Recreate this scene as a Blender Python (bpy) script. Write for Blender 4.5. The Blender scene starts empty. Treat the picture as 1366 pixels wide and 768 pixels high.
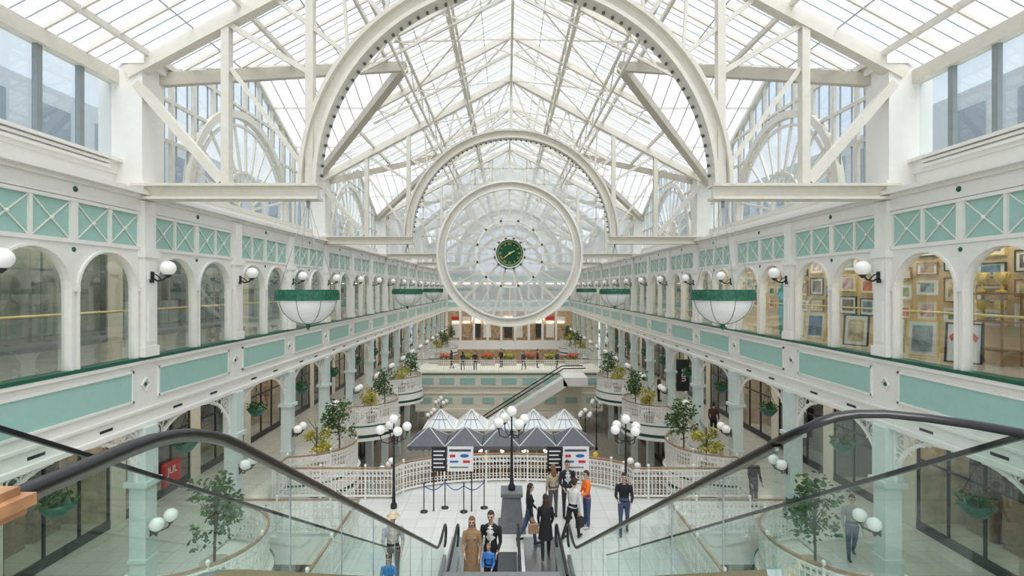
import bpy, math, random
from mathutils import Vector, Matrix, kdtree
from math import sin, cos, pi, radians, sqrt
random.seed(7)
scene = bpy.context.scene
COL = scene.collection

# ------------------------------------------------------------------ materials
def mat(name, col, rough=0.5, metal=0.0, var=0.05, scale=6.0, emit=0.0, ecol=None, bump=0.0, spec=None):
    m = bpy.data.materials.new(name); m.use_nodes = True
    nt = m.node_tree; b = nt.nodes['Principled BSDF']
    tc = nt.nodes.new('ShaderNodeTexCoord'); nz = nt.nodes.new('ShaderNodeTexNoise')
    nz.inputs['Scale'].default_value = scale; nz.inputs['Detail'].default_value = 3
    nt.links.new(tc.outputs['Object'], nz.inputs['Vector'])
    rp = nt.nodes.new('ShaderNodeValToRGB')
    c = list(col)
    rp.color_ramp.elements[0].position = 0.3; rp.color_ramp.elements[1].position = 0.7
    rp.color_ramp.elements[0].color = [max(0, x*(1-var)) for x in c]+[1]
    rp.color_ramp.elements[1].color = [min(1, x*(1+var)) for x in c]+[1]
    nt.links.new(nz.outputs['Fac'], rp.inputs['Fac'])
    nt.links.new(rp.outputs['Color'], b.inputs['Base Color'])
    b.inputs['Roughness'].default_value = rough; b.inputs['Metallic'].default_value = metal
    if spec is not None: b.inputs['Specular IOR Level'].default_value = spec
    if emit > 0:
        b.inputs['Emission Color'].default_value = list(ecol or col)+[1]
        b.inputs['Emission Strength'].default_value = emit
    return m

def glassmat(name, tint, refl=0.25, rough=0.02, diff=0.0, blend=0.25, rmin=0.03):
    m = bpy.data.materials.new(name); m.use_nodes = True
    nt = m.node_tree; nt.nodes.clear()
    out = nt.nodes.new('ShaderNodeOutputMaterial')
    tr = nt.nodes.new('ShaderNodeBsdfTransparent'); tr.inputs['Color'].default_value = list(tint)+[1]
    gl = nt.nodes.new('ShaderNodeBsdfGlossy'); gl.inputs['Roughness'].default_value = rough
    gl.inputs['Color'].default_value = (0.9, 0.97, 0.96, 1)
    lw = nt.nodes.new('ShaderNodeLayerWeight'); lw.inputs['Blend'].default_value = blend
    mr = nt.nodes.new('ShaderNodeMapRange'); mr.inputs['To Min'].default_value = rmin; mr.inputs['To Max'].default_value = refl
    nt.links.new(lw.outputs['Facing'], mr.inputs['Value'])
    mx = nt.nodes.new('ShaderNodeMixShader')
    nt.links.new(mr.outputs['Result'], mx.inputs['Fac'])
    nt.links.new(tr.outputs[0], mx.inputs[1]); nt.links.new(gl.outputs[0], mx.inputs[2])
    last = mx
    if diff > 0:
        tl = nt.nodes.new('ShaderNodeBsdfTranslucent'); tl.inputs['Color'].default_value = (0.95, 0.97, 1, 1)
        m2 = nt.nodes.new('ShaderNodeMixShader')
        nz = nt.nodes.new('ShaderNodeTexNoise'); nz.inputs['Scale'].default_value = 0.7
        tc = nt.nodes.new('ShaderNodeTexCoord'); nt.links.new(tc.outputs['Object'], nz.inputs['Vector'])
        mm = nt.nodes.new('ShaderNodeMapRange'); mm.inputs['To Min'].default_value = diff*0.6; mm.inputs['To Max'].default_value = min(1, diff*1.4)
        nt.links.new(nz.outputs['Fac'], mm.inputs['Value']); nt.links.new(mm.outputs['Result'], m2.inputs['Fac'])
        nt.links.new(mx.outputs[0], m2.inputs[1]); nt.links.new(tl.outputs[0], m2.inputs[2]); last = m2
    nt.links.new(last.outputs[0], out.inputs['Surface'])
    return m

def tilemat(name, c1, c2, w, rough=0.15):
    m = mat(name, c1, rough)
    nt = m.node_tree; b = nt.nodes['Principled BSDF']
    tc = nt.nodes.new('ShaderNodeTexCoord'); br = nt.nodes.new('ShaderNodeTexBrick')
    br.offset = 0; br.inputs['Color1'].default_value = list(c1)+[1]
    br.inputs['Color2'].default_value = [x*0.93 for x in c1]+[1]; br.inputs['Mortar'].default_value = list(c2)+[1]
    br.inputs['Scale'].default_value = 1.0; br.inputs['Mortar Size'].default_value = 0.012
    br.inputs['Brick Width'].default_value = w; br.inputs['Row Height'].default_value = w
    nt.links.new(tc.outputs['Object'], br.inputs['Vector']); nt.links.new(br.outputs['Color'], b.inputs['Base Color'])
    return m

WHITE = mat('white_paint', (0.83, 0.81, 0.755), 0.4, var=0.02)
STEEL = mat('cream_painted_steel', (0.69, 0.655, 0.57), 0.4, var=0.04)
WHEELW = mat('white_wheel_paint', (0.86, 0.84, 0.77), 0.4, var=0.02)
CREAM = mat('cream_plaster', (0.78, 0.73, 0.62), 0.7, var=0.04)
TEAL = mat('teal_paint', (0.35, 0.57, 0.50), 0.45, var=0.03)
PALEG = mat('pale_green_grey_paint', (0.60, 0.69, 0.65), 0.45, var=0.03)
GREEN = mat('dark_green_paint', (0.012, 0.11, 0.065), 0.35, var=0.1)
VALLEY = mat('taupe_steel', (0.50, 0.46, 0.38), 0.5)
BLACK = mat('black_metal', (0.015, 0.015, 0.017), 0.35, var=0.1)
RUBBER = mat('black_rubber', (0.008, 0.008, 0.010), 0.30, var=0.1)
STAIN = mat('brushed_steel', (0.42, 0.44, 0.44), 0.30, 0.9, var=0.06, scale=40)
DKST = mat('dark_step_metal', (0.10, 0.11, 0.11), 0.4, 0.6, var=0.1, scale=40)
WIREM = mat('pale_wire', (0.35, 0.36, 0.36), 0.4, 0.4)
PLIN = mat('grey_plinth', (0.16, 0.17, 0.18), 0.45, 0.1, var=0.1)
BRASS = mat('brass', (0.65, 0.50, 0.22), 0.3, 0.8)
GOLD = mat('gold', (0.74, 0.56, 0.14), 0.4, 0.2)
WOOD = mat('varnished_wood', (0.32, 0.165, 0.08), 0.35, var=0.25, scale=12)
RAILW = mat('brown_handrail', (0.36, 0.22, 0.14), 0.4, var=0.2, scale=12)
GLOBE = mat('opal_globe_glass', (0.88, 0.86, 0.82), 0.15, var=0.01, emit=0.06, ecol=(1, 0.96, 0.9))
BOWL = mat('frosted_white_bowl', (0.78, 0.79, 0.77), 0.4, var=0.02, emit=0.05)
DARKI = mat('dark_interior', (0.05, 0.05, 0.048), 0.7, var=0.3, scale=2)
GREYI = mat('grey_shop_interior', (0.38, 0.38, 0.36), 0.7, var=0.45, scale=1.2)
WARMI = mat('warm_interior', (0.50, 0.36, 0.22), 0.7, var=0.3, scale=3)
GALLW = mat('warm_gallery_wall', (0.66, 0.49, 0.29), 0.6, var=0.08, scale=2)
LAMP = mat('light_panel', (1, 0.9, 0.7), 0.5, emit=5, ecol=(1, 0.86, 0.64))
FILLSTRIP = mat('fill_light_strip', (1, 0.95, 0.85), 0.5, emit=6, ecol=(1, 0.92, 0.78))  # glow for the added fill strips, not a known fixture
FLOORM = tilemat('polished_floor_tiles', (0.66, 0.66, 0.63), (0.50, 0.51, 0.50), 0.6)
GFLOOR = tilemat('tan_floor_tiles', (0.46, 0.41, 0.34), (0.3, 0.27, 0.22), 0.6)
LEAF = mat('leaf_green', (0.06, 0.13, 0.04), 0.7, var=0.5, scale=8, spec=0.2)
LEAFY = mat('leaf_yellow_green', (0.46, 0.42, 0.07), 0.7, var=0.4, scale=8, spec=0.2)
FLOW = mat('flower_orange_red', (0.75, 0.12, 0.04), 0.7, var=0.6, scale=20)
BARK = mat('bark', (0.12, 0.08, 0.05), 0.8, var=0.3, scale=20)
TERRA = mat('planter_stone', (0.55, 0.5, 0.42), 0.7)
GREYF = mat('grey_canvas', (0.14, 0.145, 0.165), 0.8, var=0.1)
SIGNW = mat('sign_white', (0.80, 0.80, 0.80), 0.4, var=0.01)
FROST = mat('frosted_white_panel', (0.72, 0.75, 0.76), 0.4, var=0.04)
RED = mat('red_paint', (0.6, 0.03, 0.04), 0.5)
BLUE = mat('blue_paint', (0.03, 0.13, 0.42), 0.5)
YEL = mat('yellow_paint', (0.8, 0.55, 0.05), 0.5)
GREYB = mat('grey_glazing_bar', (0.36, 0.38, 0.39), 0.5)
GALU = mat('grey_aluminium', (0.28, 0.31, 0.32), 0.4, 0.3)
GLASS = glassmat('escalator_glass', (0.83, 0.92, 0.89), 0.24, blend=0.28)
WGLASS = glassmat('window_glass', (0.90, 0.94, 0.93), 0.45, blend=0.35, rmin=0.08)
RGLASS = glassmat('roof_glass', (0.80, 0.86, 0.93), 0.12, diff=0.30)
SGLASS = glassmat('side_window_glass', (0.62, 0.69, 0.73), 0.3, blend=0.3, diff=0.06)
DGLASS = glassmat('gable_screen_glass', (0.95, 0.96, 0.96), 0.06, diff=0.50, rmin=0.01)

# ------------------------------------------------------------------ mesh builder
class MB:
    def __init__(s): s.v = []; s.f = []; s.m = []; s.s = []
    def add(s, vs, fs, m=0, sm=False):
        o = len(s.v); s.v += [tuple(v) for v in vs]
        for f in fs: s.f.append(tuple(o+i for i in f)); s.m.append(m); s.s.append(sm)
    def poly(s, pts, m=0): s.add(pts, [tuple(range(len(pts)))], m)
    def box(s, x0, x1, y0, y1, z0, z1, m=0):
        s.add([(x0,y0,z0),(x1,y0,z0),(x1,y1,z0),(x0,y1,z0),(x0,y0,z1),(x1,y0,z1),(x1,y1,z1),(x0,y1,z1)],
              [(0,3,2,1),(4,5,6,7),(0,1,5,4),(1,2,6,5),(2,3,7,6),(3,0,4,7)], m)
    def beam(s, p0, p1, w, h, m=0, up=(0,0,1)):
        p0 = Vector(p0); p1 = Vector(p1); d = (p1-p0).normalized(); up = Vector(up)
        if abs(d.dot(up)) > 0.98: up = Vector((0,1,0)) if abs(d.y) < 0.9 else Vector((1,0,0))
        a = d.cross(up).normalized(); b = a.cross(d)
        vs = []
        for p in (p0, p1):
            for (i, j) in ((-1,-1),(1,-1),(1,1),(-1,1)): vs.append(p+a*(i*w/2)+b*(j*h/2))
        s.add(vs, [(0,3,2,1),(4,5,6,7),(0,1,5,4),(1,2,6,5),(2,3,7,6),(3,0,4,7)], m)
    def sweep(s, pts, prof, m=0, closed=False, up=(0,0,1), sm=False, cap=True):
        pts = [Vector(p) for p in pts]; n = len(pts); k = len(prof); up = Vector(up); vs = []
        for i, p in enumerate(pts):
            a = pts[i-1] if (i > 0 or closed) else p
            c = pts[(i+1) % n] if (i < n-1 or closed) else p
            d = (c-a).normalized()
            u = up if abs(d.dot(up)) < 0.97 else (Vector((1,0,0)) if abs(d.x) < 0.9 else Vector((0,1,0)))
            e = d.cross(u).normalized(); g = e.cross(d)
            for (x, y) in prof: vs.append(p+e*x+g*y)
        fs = []
        for i in range(n if closed else n-1):
            j = (i+1) % n
            for q in range(k):
                r = (q+1) % k; fs.append((i*k+q, i*k+r, j*k+r, j*k+q))
        if not closed and cap: fs.append(tuple(range(k-1, -1, -1))); fs.append(tuple((n-1)*k+q for q in range(k)))
        s.add(vs, fs, m, sm)
    def tube(s, pts, r, n=6, m=0, closed=False):
        s.sweep(pts, [(r*cos(2*pi*i/n), r*sin(2*pi*i/n)) for i in range(n)], m, closed, sm=True)
    def rect(s, pts, w, h, m=0, closed=False, up=(0,0,1)):
        s.sweep(pts, [(-w/2,-h/2),(w/2,-h/2),(w/2,h/2),(-w/2,h/2)], m, closed, up)
    def lathe(s, prof, c=(0,0,0), n=16, m=0, sm=True, a0=0, a1=2*pi):
        full = abs(a1-a0-2*pi) < 1e-6; k = n if full else n+1; vs = []; fs = []
        for (r, z) in prof:
            for i in range(k):
                a = a0+(a1-a0)*i/n; vs.append((c[0]+r*cos(a), c[1]+r*sin(a), c[2]+z))
        for j in range(len(prof)-1):
            for i in range(n):
                q = (i+1) % k if full else i+1
                fs.append((j*k+i, j*k+q, (j+1)*k+q, (j+1)*k+i))
        s.add(vs, fs, m, sm)
    def sphere(s, c, r, seg=14, rings=9, m=0, sc=(1,1,1)):
        vs = []; fs = []
        for j in range(rings+1):
            t = pi*j/rings
            for i in range(seg):
                a = 2*pi*i/seg
                vs.append((c[0]+r*sc[0]*sin(t)*cos(a), c[1]+r*sc[1]*sin(t)*sin(a), c[2]+r*sc[2]*cos(t)))
        for j in range(rings):
            for i in range(seg):
                q = (i+1) % seg; fs.append((j*seg+i, (j+1)*seg+i, (j+1)*seg+q, j*seg+q))
        s.add(vs, fs, m, True)
    def mesh(s, name, mats):
        me = bpy.data.meshes.new(name); me.from_pydata(s.v, [], s.f)
        for x in mats: me.materials.append(x)
        me.polygons.foreach_set('material_index', s.m); me.polygons.foreach_set('use_smooth', s.s)
        me.update(); return me

def ob(name, me, parent=None, loc=(0,0,0), rot=(0,0,0), sc=(1,1,1), label=None, cat=None, group=None, kind=None):
    o = bpy.data.objects.new(name, me); o.location = loc; o.rotation_euler = rot; o.scale = sc
    COL.objects.link(o)
    if parent is not None: o.parent = parent
    if label: o['label'] = label
    if cat: o['category'] = cat
    if group: o['group'] = group
    if kind: o['kind'] = kind
    return o
def thing(name, label, cat, loc=(0,0,0), rz=0, sc=(1,1,1), group=None):
    return ob(name, None, None, loc, (0,0,rz), sc, label, cat, group)
def dup(src, loc, rz=None, sc=None, label=None):
    def cp(o, par):
        n = o.copy(); COL.objects.link(n)
        if par is not None: n.parent = par
        for c in list(o.children): cp(c, n)
        return n
    n = cp(src, None); n.location = loc
    if rz is not None: n.rotation_euler = (0,0,rz)
    if sc is not None: n.scale = sc
    if label: n['label'] = label
    return n
CNT = {}
def st(base, me, loc=(0,0,0), sc=(1,1,1), label='', cat='', rot=(0,0,0)):
    if base in ('window','door','trim'):
        CNT[base] = CNT.get(base, 0)+1; nm = '%s_%d' % (base, CNT[base])
    else: nm = base
    return ob(nm, me, None, loc, rot, sc, label, cat or base.split('_')[0], None, 'structure')
def text_mesh(s, size, m, ext=0.005, align='CENTER'):
    cu = bpy.data.curves.new('txt', 'FONT'); cu.body = s; cu.size = size; cu.extrude = ext
    cu.align_x = align; cu.align_y = 'CENTER'; cu.resolution_u = 3
    o = bpy.data.objects.new('txt', cu); COL.objects.link(o)
    dg = bpy.context.evaluated_depsgraph_get(); me = bpy.data.meshes.new_from_object(o.evaluated_get(dg))
    bpy.data.objects.remove(o); me.materials.clear(); me.materials.append(m); return me
def arcyz(cy, cz, r, a0, a1, n, x=0.0): return [(x, cy+r*cos(a0+(a1-a0)*i/n), cz+r*sin(a0+(a1-a0)*i/n)) for i in range(n+1)]

W = 8.6; P = 11.8/3; F2 = 5.65; EYE = 7.3; YEND = 70.8
SX = (1, -1)

# ------------------------------------------------------------------ upper gallery module
ops = [(0.33, 1.86), (2.07, P-0.33)]
zb, zs, zt = 5.66, 7.28, 8.2
b = MB()
edges = [0]+[q for o_ in ops for q in o_]+[P]
for i in range(0, len(edges), 2): b.box(0, 0.15, edges[i], edges[i+1], zb, zt)
for (a, c) in ops:
    r = (c-a)/2; cy = (a+c)/2; n = 16
    A = [(cy-r*cos(pi*i/n), zs+r*sin(pi*i/n)) for i in range(n+1)]
    for i in range(n):
        (ya, za), (yb, zb2) = A[i], A[i+1]
        b.poly([(0,ya,za),(0,ya,zt),(0,yb,zt),(0,yb,zb2)]); b.poly([(0.15,ya,za),(0.15,yb,zb2),(0.15,yb,zt),(0.15,ya,zt)])
        b.poly([(0,ya,za),(0,yb,zb2),(0.15,yb,zb2),(0.15,ya,za)])
    b.rect([(-0.02, a-0.03, zb)]+[(-0.02, cy-(r+0.03)*cos(pi*i/n), zs+(r+0.03)*sin(pi*i/n)) for i in range(n+1)]+[(-0.02, c+0.03, zb)], 0.05, 0.05, up=(1,0,0))
    b.box(-0.05, 0, a-0.11, a-0.0, zs-0.05, zs+0.03); b.box(-0.05, 0, c, c+0.11, zs-0.05, zs+0.03)
b.box(-0.03, 0.15, 0, P, 9.04, 9.42)
b.box(-0.22, 0.7, 0, P, 9.42, 9.52)
b.box(-0.10, 0, 0, P, 9.34, 9.42)
me_wall = b.mesh('gallery_wall', [WHITE])
b = MB()
b.box(0.03, 0.15, 0, P, 8.2, 9.04, 1)
b.box(-0.03, 0.03, 0, P, 8.17, 8.25); b.box(-0.03, 0.03, 0, P, 8.97, 9.05)
w = (P-0.5)/4
for y in [0.2, 0.2+w, 0.25+2*w, 0.3+3*w, 0.3+4*w]:
    hw_ = 0.08 if abs(y-0.25-2*w) < .01 else 0.03; b.box(-0.02, 0.04, y-hw_, y+hw_, 8.2, 9.0)
b.box(-0.03, 0.04, 0, 0.2, 8.2, 9.0); b.box(-0.03, 0.04, P-0.2, P, 8.2, 9.0)
for (y0, y1) in [(0.23, 0.17+w), (0.23+w, 0.17+2*w), (0.33+2*w, 0.27+3*w), (0.33+3*w, 0.27+4*w)]:
    b.beam((0.015, y0, 8.25), (0.015, y1, 8.97), 0.022, 0.02, up=(1,0,0)); b.beam((0.015, y0, 8.97), (0.015, y1, 8.25), 0.022, 0.02, up=(1,0,0))
    b.sphere((0.0, (y0+y1)/2, 8.61), 0.04, 8, 5, 0)
for y in (0.0, P/2): b.sphere((-0.03, y, 9.22), 0.06, 8, 5, 2, (0.5,1,1))
for y in (P/2, 0.12, P-0.12): b.sphere((0.0, y, 8.05), 0.05, 8, 5, 2, (0.5,1,1))
me_frieze = b.mesh('gallery_frieze', [WHITE, TEAL, GREEN])
b = MB()
b.box(0, 0.3, 0, P, 4.15, 5.6)
b.box(-0.06, 0.2, 0, P, 5.56, 5.64); b.box(-0.07, 0.25, 0, P, 5.64, 5.71, 2)
b.box(-0.05, 0, 0, P, 4.46, 4.52); b.box(-0.09, 0, 0, P, 4.10, 4.2)
y0, y1 = 0.45, P-0.45
b.box(-0.015, 0, y0, y1, 4.76, 5.38, 1)
for (a, c, d, e) in [(y0-.05, y1+.05, 5.38, 5.43), (y0-.05, y1+.05, 4.71, 4.76)]: b.box(-0.04, 0, a, c, d, e)
for (a, c) in [(y0-.05, y0), (y1, y1+.05)]: b.box(-0.04, 0, a, c, 4.71, 5.43)
b.rect([(-0.02, 0, 4.92), (-0.02, 0.13, 5.07), (-0.02, 0, 5.22), (-0.02, -0.13, 5.07)], 0.03, 0.03, closed=True, up=(1,0,0))
b.sphere((-0.01, 0, 5.07), 0.05, 8, 5, 2, (0.5,1,1))
for q in (1.0, 2.6): b.box(-0.005, 0.0, q, q+0.35, 4.27, 4.33, 3)
me_fascia = b.mesh('gallery_fascia', [WHITE, TEAL, GREEN, BLACK])
b = MB()
for (a, c) in ops:
    r = (c-a)/2; cy = (a+c)/2
    b.poly([(0.09, a, zb)]+[(0.09, cy-r*cos(pi*i/16), zs+r*sin(pi*i/16)) for i in range(17)]+[(0.09, c, zb)])
me_gl = b.mesh('arched_window_pair', [WGLASS])
b = MB()
b.box(-0.14, 0.05, -0.20, 0.20, 5.72, 8.1); b.box(-0.17, 0.05, -0.24, 0.24, 5.72, 5.95); b.box(-0.18, 0.05, -0.25, 0.25, 8.0, 8.16)
b.box(-0.16, -0.14, -0.12, 0.12, 6.05, 7.0); b.box(-0.16, -0.14, -0.12, 0.12, 7.5, 7.9)
b.box(-0.12, 0.04, -0.19, 0.19, 8.16, 9.3)
me_pil = b.mesh('pilaster', [WHITE])
for s in SX:
    side = 'right' if s > 0 else 'left'
    for k in range(1, 18):
        y = k*P+0.1
        st('wall_'+side, me_wall, (s*W, y, 0), (s,1,1), 'white gallery wall with two arched openings', 'wall')
        st('trim', me_frieze, (s*W, y, 0), (s,1,1), 'teal frieze panels with white crosses and green rosettes', 'frieze')
        st('trim', me_fascia, (s*W, y, 0), (s,1,1), 'white fascia with recessed teal panel and diamond ornament', 'fascia')
        st('window', me_gl, (s*W, y, 0), (s,1,1), 'pair of arched gallery windows', 'window')
        ob('pilaster', me_pil, None, (s*W, y, 0), (0,0,0), (s,1,1), 'white pilaster between arched gallery windows', 'pilaster', 'gallery pilasters')
b = MB(); b.box(-0.0, 0.03, -0.06, 0.06, -0.16, 0.10)
b.tube([(0,0,-0.05), (-0.12,0,-0.12), (-0.26,0,-0.08), (-0.34,0,0.0)], 0.022, 8); b.tube([(0,0,0.05), (-0.1,0,0.02), (-0.2,0,-0.08)], 0.015, 6)
b.lathe([(0.02,-0.05),(0.07,0.0),(0.09,0.03),(0.0,0.03)], (-0.36,0,-0.0), 10)
me_br = b.mesh('sconce_bracket', [BLACK])
b = MB(); b.sphere((-0.36,0,0.18), 0.17, 18, 12); me_gb = b.mesh('sconce_globe', [GLOBE])
sc0 = None
for s in SX:
    for k in range(2, 18):
        y = k*P+0.1
        if sc0 is None:
            sc0 = thing('wall_sconce', 'white glass globe sconce on black scrolled wall bracket', 'wall lamp', (s*(W-0.17), y, 7.58), 0, (s,1,1), 'gallery globe sconces')
            ob('bracket', me_br, sc0); ob('globe', me_gb, sc0)
        else: dup(sc0, (s*(W-0.17), y, 7.58), 0, (s,1,1))

# ------------------------------------------------------------------ slabs, floors, ceilings, back walls
def sbox(name, x0, x1, y0, y1, z0, z1, m, label, cat=''):
    b = MB(); b.box(x0-x0, x1-x0, 0, y1-y0, 0, z1-z0); return st(name, b.mesh(name, [m]), (x0, y0, z0), label=label, cat=cat)
for s in SX:
    side = 'right' if s > 0 else 'left'
    def XB(a, c): return (a, c) if s > 0 else (-c, -a)
    x0, x1 = XB(W+0.15, 13.0); sbox('floor', x0, x1, 0, YEND, 5.3, 5.65, FLOORM, 'pale tiled gallery walkway floor')
    x0, x1 = XB(W+0.3, 13.0); sbox('ceiling', x0, x1, 0, YEND, 4.05, 4.15, WHITE, 'white ceiling under gallery walkway')
    x0, x1 = XB(W+0.15, 13.0); sbox('ceiling', x0, x1, 0, YEND, 9.05, 9.15, WHITE, 'white gallery ceiling')
    x0, x1 = XB(12.85, 13.05); sbox('wall_'+side, x0, x1, 0, YEND, 5.65, 9.1, CREAM, 'cream wall behind gallery walkway')
    x0, x1 = XB(9.15, 9.35); sbox('wall_'+side, x0, x1, 0, YEND, 9.5, 9.95, WHITE, 'white upstand below clerestory windows')
    x0, x1 = XB(8.25, 16.0); sbox('floor', x0, x1, 4, YEND, -0.35, 0.0, FLOORM, 'polished walkway floor of middle level')
    x0, x1 = XB(8.2, 8.5); sbox('trim', x0, x1, 4, YEND, -0.9, -0.02, WHITE, 'white slab edge of middle level')
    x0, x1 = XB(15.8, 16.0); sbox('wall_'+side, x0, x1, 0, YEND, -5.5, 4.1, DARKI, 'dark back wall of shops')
    x0, x1 = XB(10.0, 10.2); sbox('trim', x0, x1, 5, YEND-1, 9.0, 9.045, FILLSTRIP, 'added fill light strip brightening the gallery', 'light strip')  # added glowing strip, lifts the dim upper gallery interior
    x0, x1 = XB(10.6, 10.75); sbox('trim', x0, x1, 5, YEND-1, 4.0, 4.045, FILLSTRIP, 'added fill light strip brightening the arcade', 'light strip')  # same added fill, brightens the arcade below the gallery
    b = MB(); b.tube([(0,0,0), (0, YEND-4, 0)], 0.025, 8)
    for i in range(17): b.tube([(0, 0.1+i*P, 0), (0, 0.1+i*P, -1.1)], 0.02, 6)
    ob('brass_handrail', b.mesh('brass_handrail', [BRASS]), None, (s*(W+0.28), 4, 6.78), label='long brass handrail behind the gallery glazing', cat='handrail')
sbox('floor', -16, 16, -2, YEND+4, -5.7, -5.5, GFLOOR, 'tan tiled ground floor')
sbox('trim', 10.3, 10.5, 9.5, 26, 9.0, 9.045, LAMP, 'added warm fill light strip in picture gallery', 'light strip')  # extra glowing strip added to make the picture gallery brighter and warmer

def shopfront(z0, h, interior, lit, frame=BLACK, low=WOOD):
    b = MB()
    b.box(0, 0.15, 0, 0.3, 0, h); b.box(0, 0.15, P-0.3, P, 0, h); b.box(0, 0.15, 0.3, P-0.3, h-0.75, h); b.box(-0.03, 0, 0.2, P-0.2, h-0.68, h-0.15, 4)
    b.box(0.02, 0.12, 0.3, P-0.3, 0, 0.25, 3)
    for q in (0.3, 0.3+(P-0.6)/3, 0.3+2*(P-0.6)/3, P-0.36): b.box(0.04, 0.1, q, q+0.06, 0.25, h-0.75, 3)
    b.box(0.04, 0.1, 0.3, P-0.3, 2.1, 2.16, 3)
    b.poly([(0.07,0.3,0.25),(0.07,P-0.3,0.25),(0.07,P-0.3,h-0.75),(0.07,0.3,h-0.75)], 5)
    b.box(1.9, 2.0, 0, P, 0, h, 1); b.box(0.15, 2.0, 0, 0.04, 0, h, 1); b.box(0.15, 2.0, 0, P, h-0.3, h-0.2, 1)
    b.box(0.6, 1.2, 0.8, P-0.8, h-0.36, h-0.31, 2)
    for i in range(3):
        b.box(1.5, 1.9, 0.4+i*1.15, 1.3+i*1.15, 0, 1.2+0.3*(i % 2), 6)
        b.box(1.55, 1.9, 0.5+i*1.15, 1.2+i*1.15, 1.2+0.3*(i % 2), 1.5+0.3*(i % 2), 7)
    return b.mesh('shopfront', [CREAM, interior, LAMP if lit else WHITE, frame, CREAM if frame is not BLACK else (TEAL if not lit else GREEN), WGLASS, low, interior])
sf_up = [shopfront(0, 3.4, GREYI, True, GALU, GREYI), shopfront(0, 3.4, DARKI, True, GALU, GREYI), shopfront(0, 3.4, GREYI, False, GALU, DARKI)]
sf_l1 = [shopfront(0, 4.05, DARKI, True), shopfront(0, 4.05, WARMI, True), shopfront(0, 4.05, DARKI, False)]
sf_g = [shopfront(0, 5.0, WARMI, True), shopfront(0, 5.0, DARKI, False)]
for s in SX:
    for k in range(0, 17):
        y = k*P+0.1
        ob('shopfront', sf_up[k % 3], None, (s*12.3, y, 5.65), sc=(s*0.25,1,1), label='cream shopfront with grey framed panes on upper gallery', cat='shopfront', group='upper shopfronts')
        if k > 0: ob('shopfront', sf_l1[k % 3], None, (s*12.2, y, 0), sc=(s,1,1), label='cream framed glazed shopfront on middle level', cat='shopfront', group='middle level shopfronts')
        if k > 2: ob('shopfront', sf_g[k % 2], None, (s*11.0, y, -5.5), sc=(s,1,1), label='glazed shopfront at ground level', cat='shopfront', group='ground level shopfronts')

# ------------------------------------------------------------------ columns with filigree brackets
b = MB()
b.box(-0.25, 0.25, -0.25, 0.25, 0, 0.5); b.box(-0.19, 0.19, -0.19, 0.19, 0.5, 2.75); b.box(-0.27, 0.27, -0.27, 0.27, 2.75, 2.87); b.box(-0.21, 0.21, -0.21, 0.21, 2.87, 4.1); b.box(-0.22,0.22,-0.22,0.22,1.0,1.08)
me_col = b.mesh('column_shaft', [PALEG])
b = MB()
R = 1.35
for d in (1, -1):
    cy = d*(0.2+R)
    pts = [(0, cy-d*R*cos(a), 2.75+R*sin(a)*0.98) for a in [i*pi/2/14 for i in range(15)]]
    b.rect(pts, 0.07, 0.06, up=(1,0,0)); b.rect([(0, d*0.24, 2.8), (0, d*0.24, 4.07)], 0.05, 0.05); b.rect([(0, d*0.2, 4.07), (0, d*1.55, 4.07)], 0.05, 0.06)
    def ring(y, z, r): b.tube([(0, y+r*cos(2*pi*i/12), z+r*sin(2*pi*i/12)) for i in range(12)], 0.018, 5, closed=True)
    ring(d*0.46, 3.84, 0.19); ring(d*0.46, 3.84, 0.09); ring(d*0.78, 3.94, 0.11); ring(d*0.34, 3.5, 0.09); ring(d*1.0, 3.98, 0.07); ring(d*0.31, 3.28, 0.06); ring(d*1.16, 4.01, 0.045)
    b.tube([(0, d*0.6, 3.7), (0, d*0.7, 3.62)], 0.015, 5)
    b.tube([(0,d*0.27,3.05),(0,d*0.30,3.15)],0.015,5)
me_brk = b.mesh('filigree_bracket', [WHITE])
b = MB(); b.box(-0.25,0.25,-0.25,0.25,-5.5,-4.8); b.box(-0.2,0.2,-0.2,0.2,-4.8,-1.6); b.box(-0.28,0.28,-0.28,0.28,-1.6,-0.9)
me_gcol = b.mesh('ground_column', [PALEG])
c0 = None
for s in SX:
    for k in range(1, 18):
        y = k*P+0.1
        loc = (s*(W+0.05), y, 0)
        if c0 is None:
            c0 = thing('column', 'pale green square column with white filigree arch brackets', 'column', loc, group='arcade columns')
            ob('shaft', me_col, c0); ob('filigree_bracket', me_brk, c0)
        else: dup(c0, loc)
        ob('column', me_gcol, None, loc, label='pale green ground level column', cat='column', group='ground level columns')
b = MB(); b.box(0, 0.03, -0.06, 0.06, -0.2, 0.12)
for d in (-1, 1): b.tube([(0,0,-0.05), (-0.12,d*0.08,-0.14), (-0.25,d*0.2,-0.1), (-0.28,d*0.24,0.0)], 0.02, 6); b.lathe([(0.02,-0.04),(0.08,0.02),(0,0.02)], (-0.28,d*0.24,0), 8)
me_b2 = b.mesh('double_bracket', [BLACK])
b = MB(); b.sphere((-0.28,0.24,0.17), 0.155, 16, 10); me_g2a = b.mesh('globe_a', [GLOBE])
b = MB(); b.sphere((-0.28,-0.24,0.17), 0.155, 16, 10); me_g2b = b.mesh('globe_b', [GLOBE])
q0 = None
for s in SX:
    for k in range(2, 18):
        loc = (s*(W-0.15), k*P+0.1, 1.75)
        if q0 is None:
            q0 = thing('wall_sconce', 'black column bracket with two white glass globes', 'wall lamp', loc, 0, (s,1,1), 'double globe sconces')
            ob('bracket', me_b2, q0); ob('globe', me_g2a, q0); ob('globe', me_g2b, q0)
        else: dup(q0, loc, 0, (s,1,1))

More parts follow.
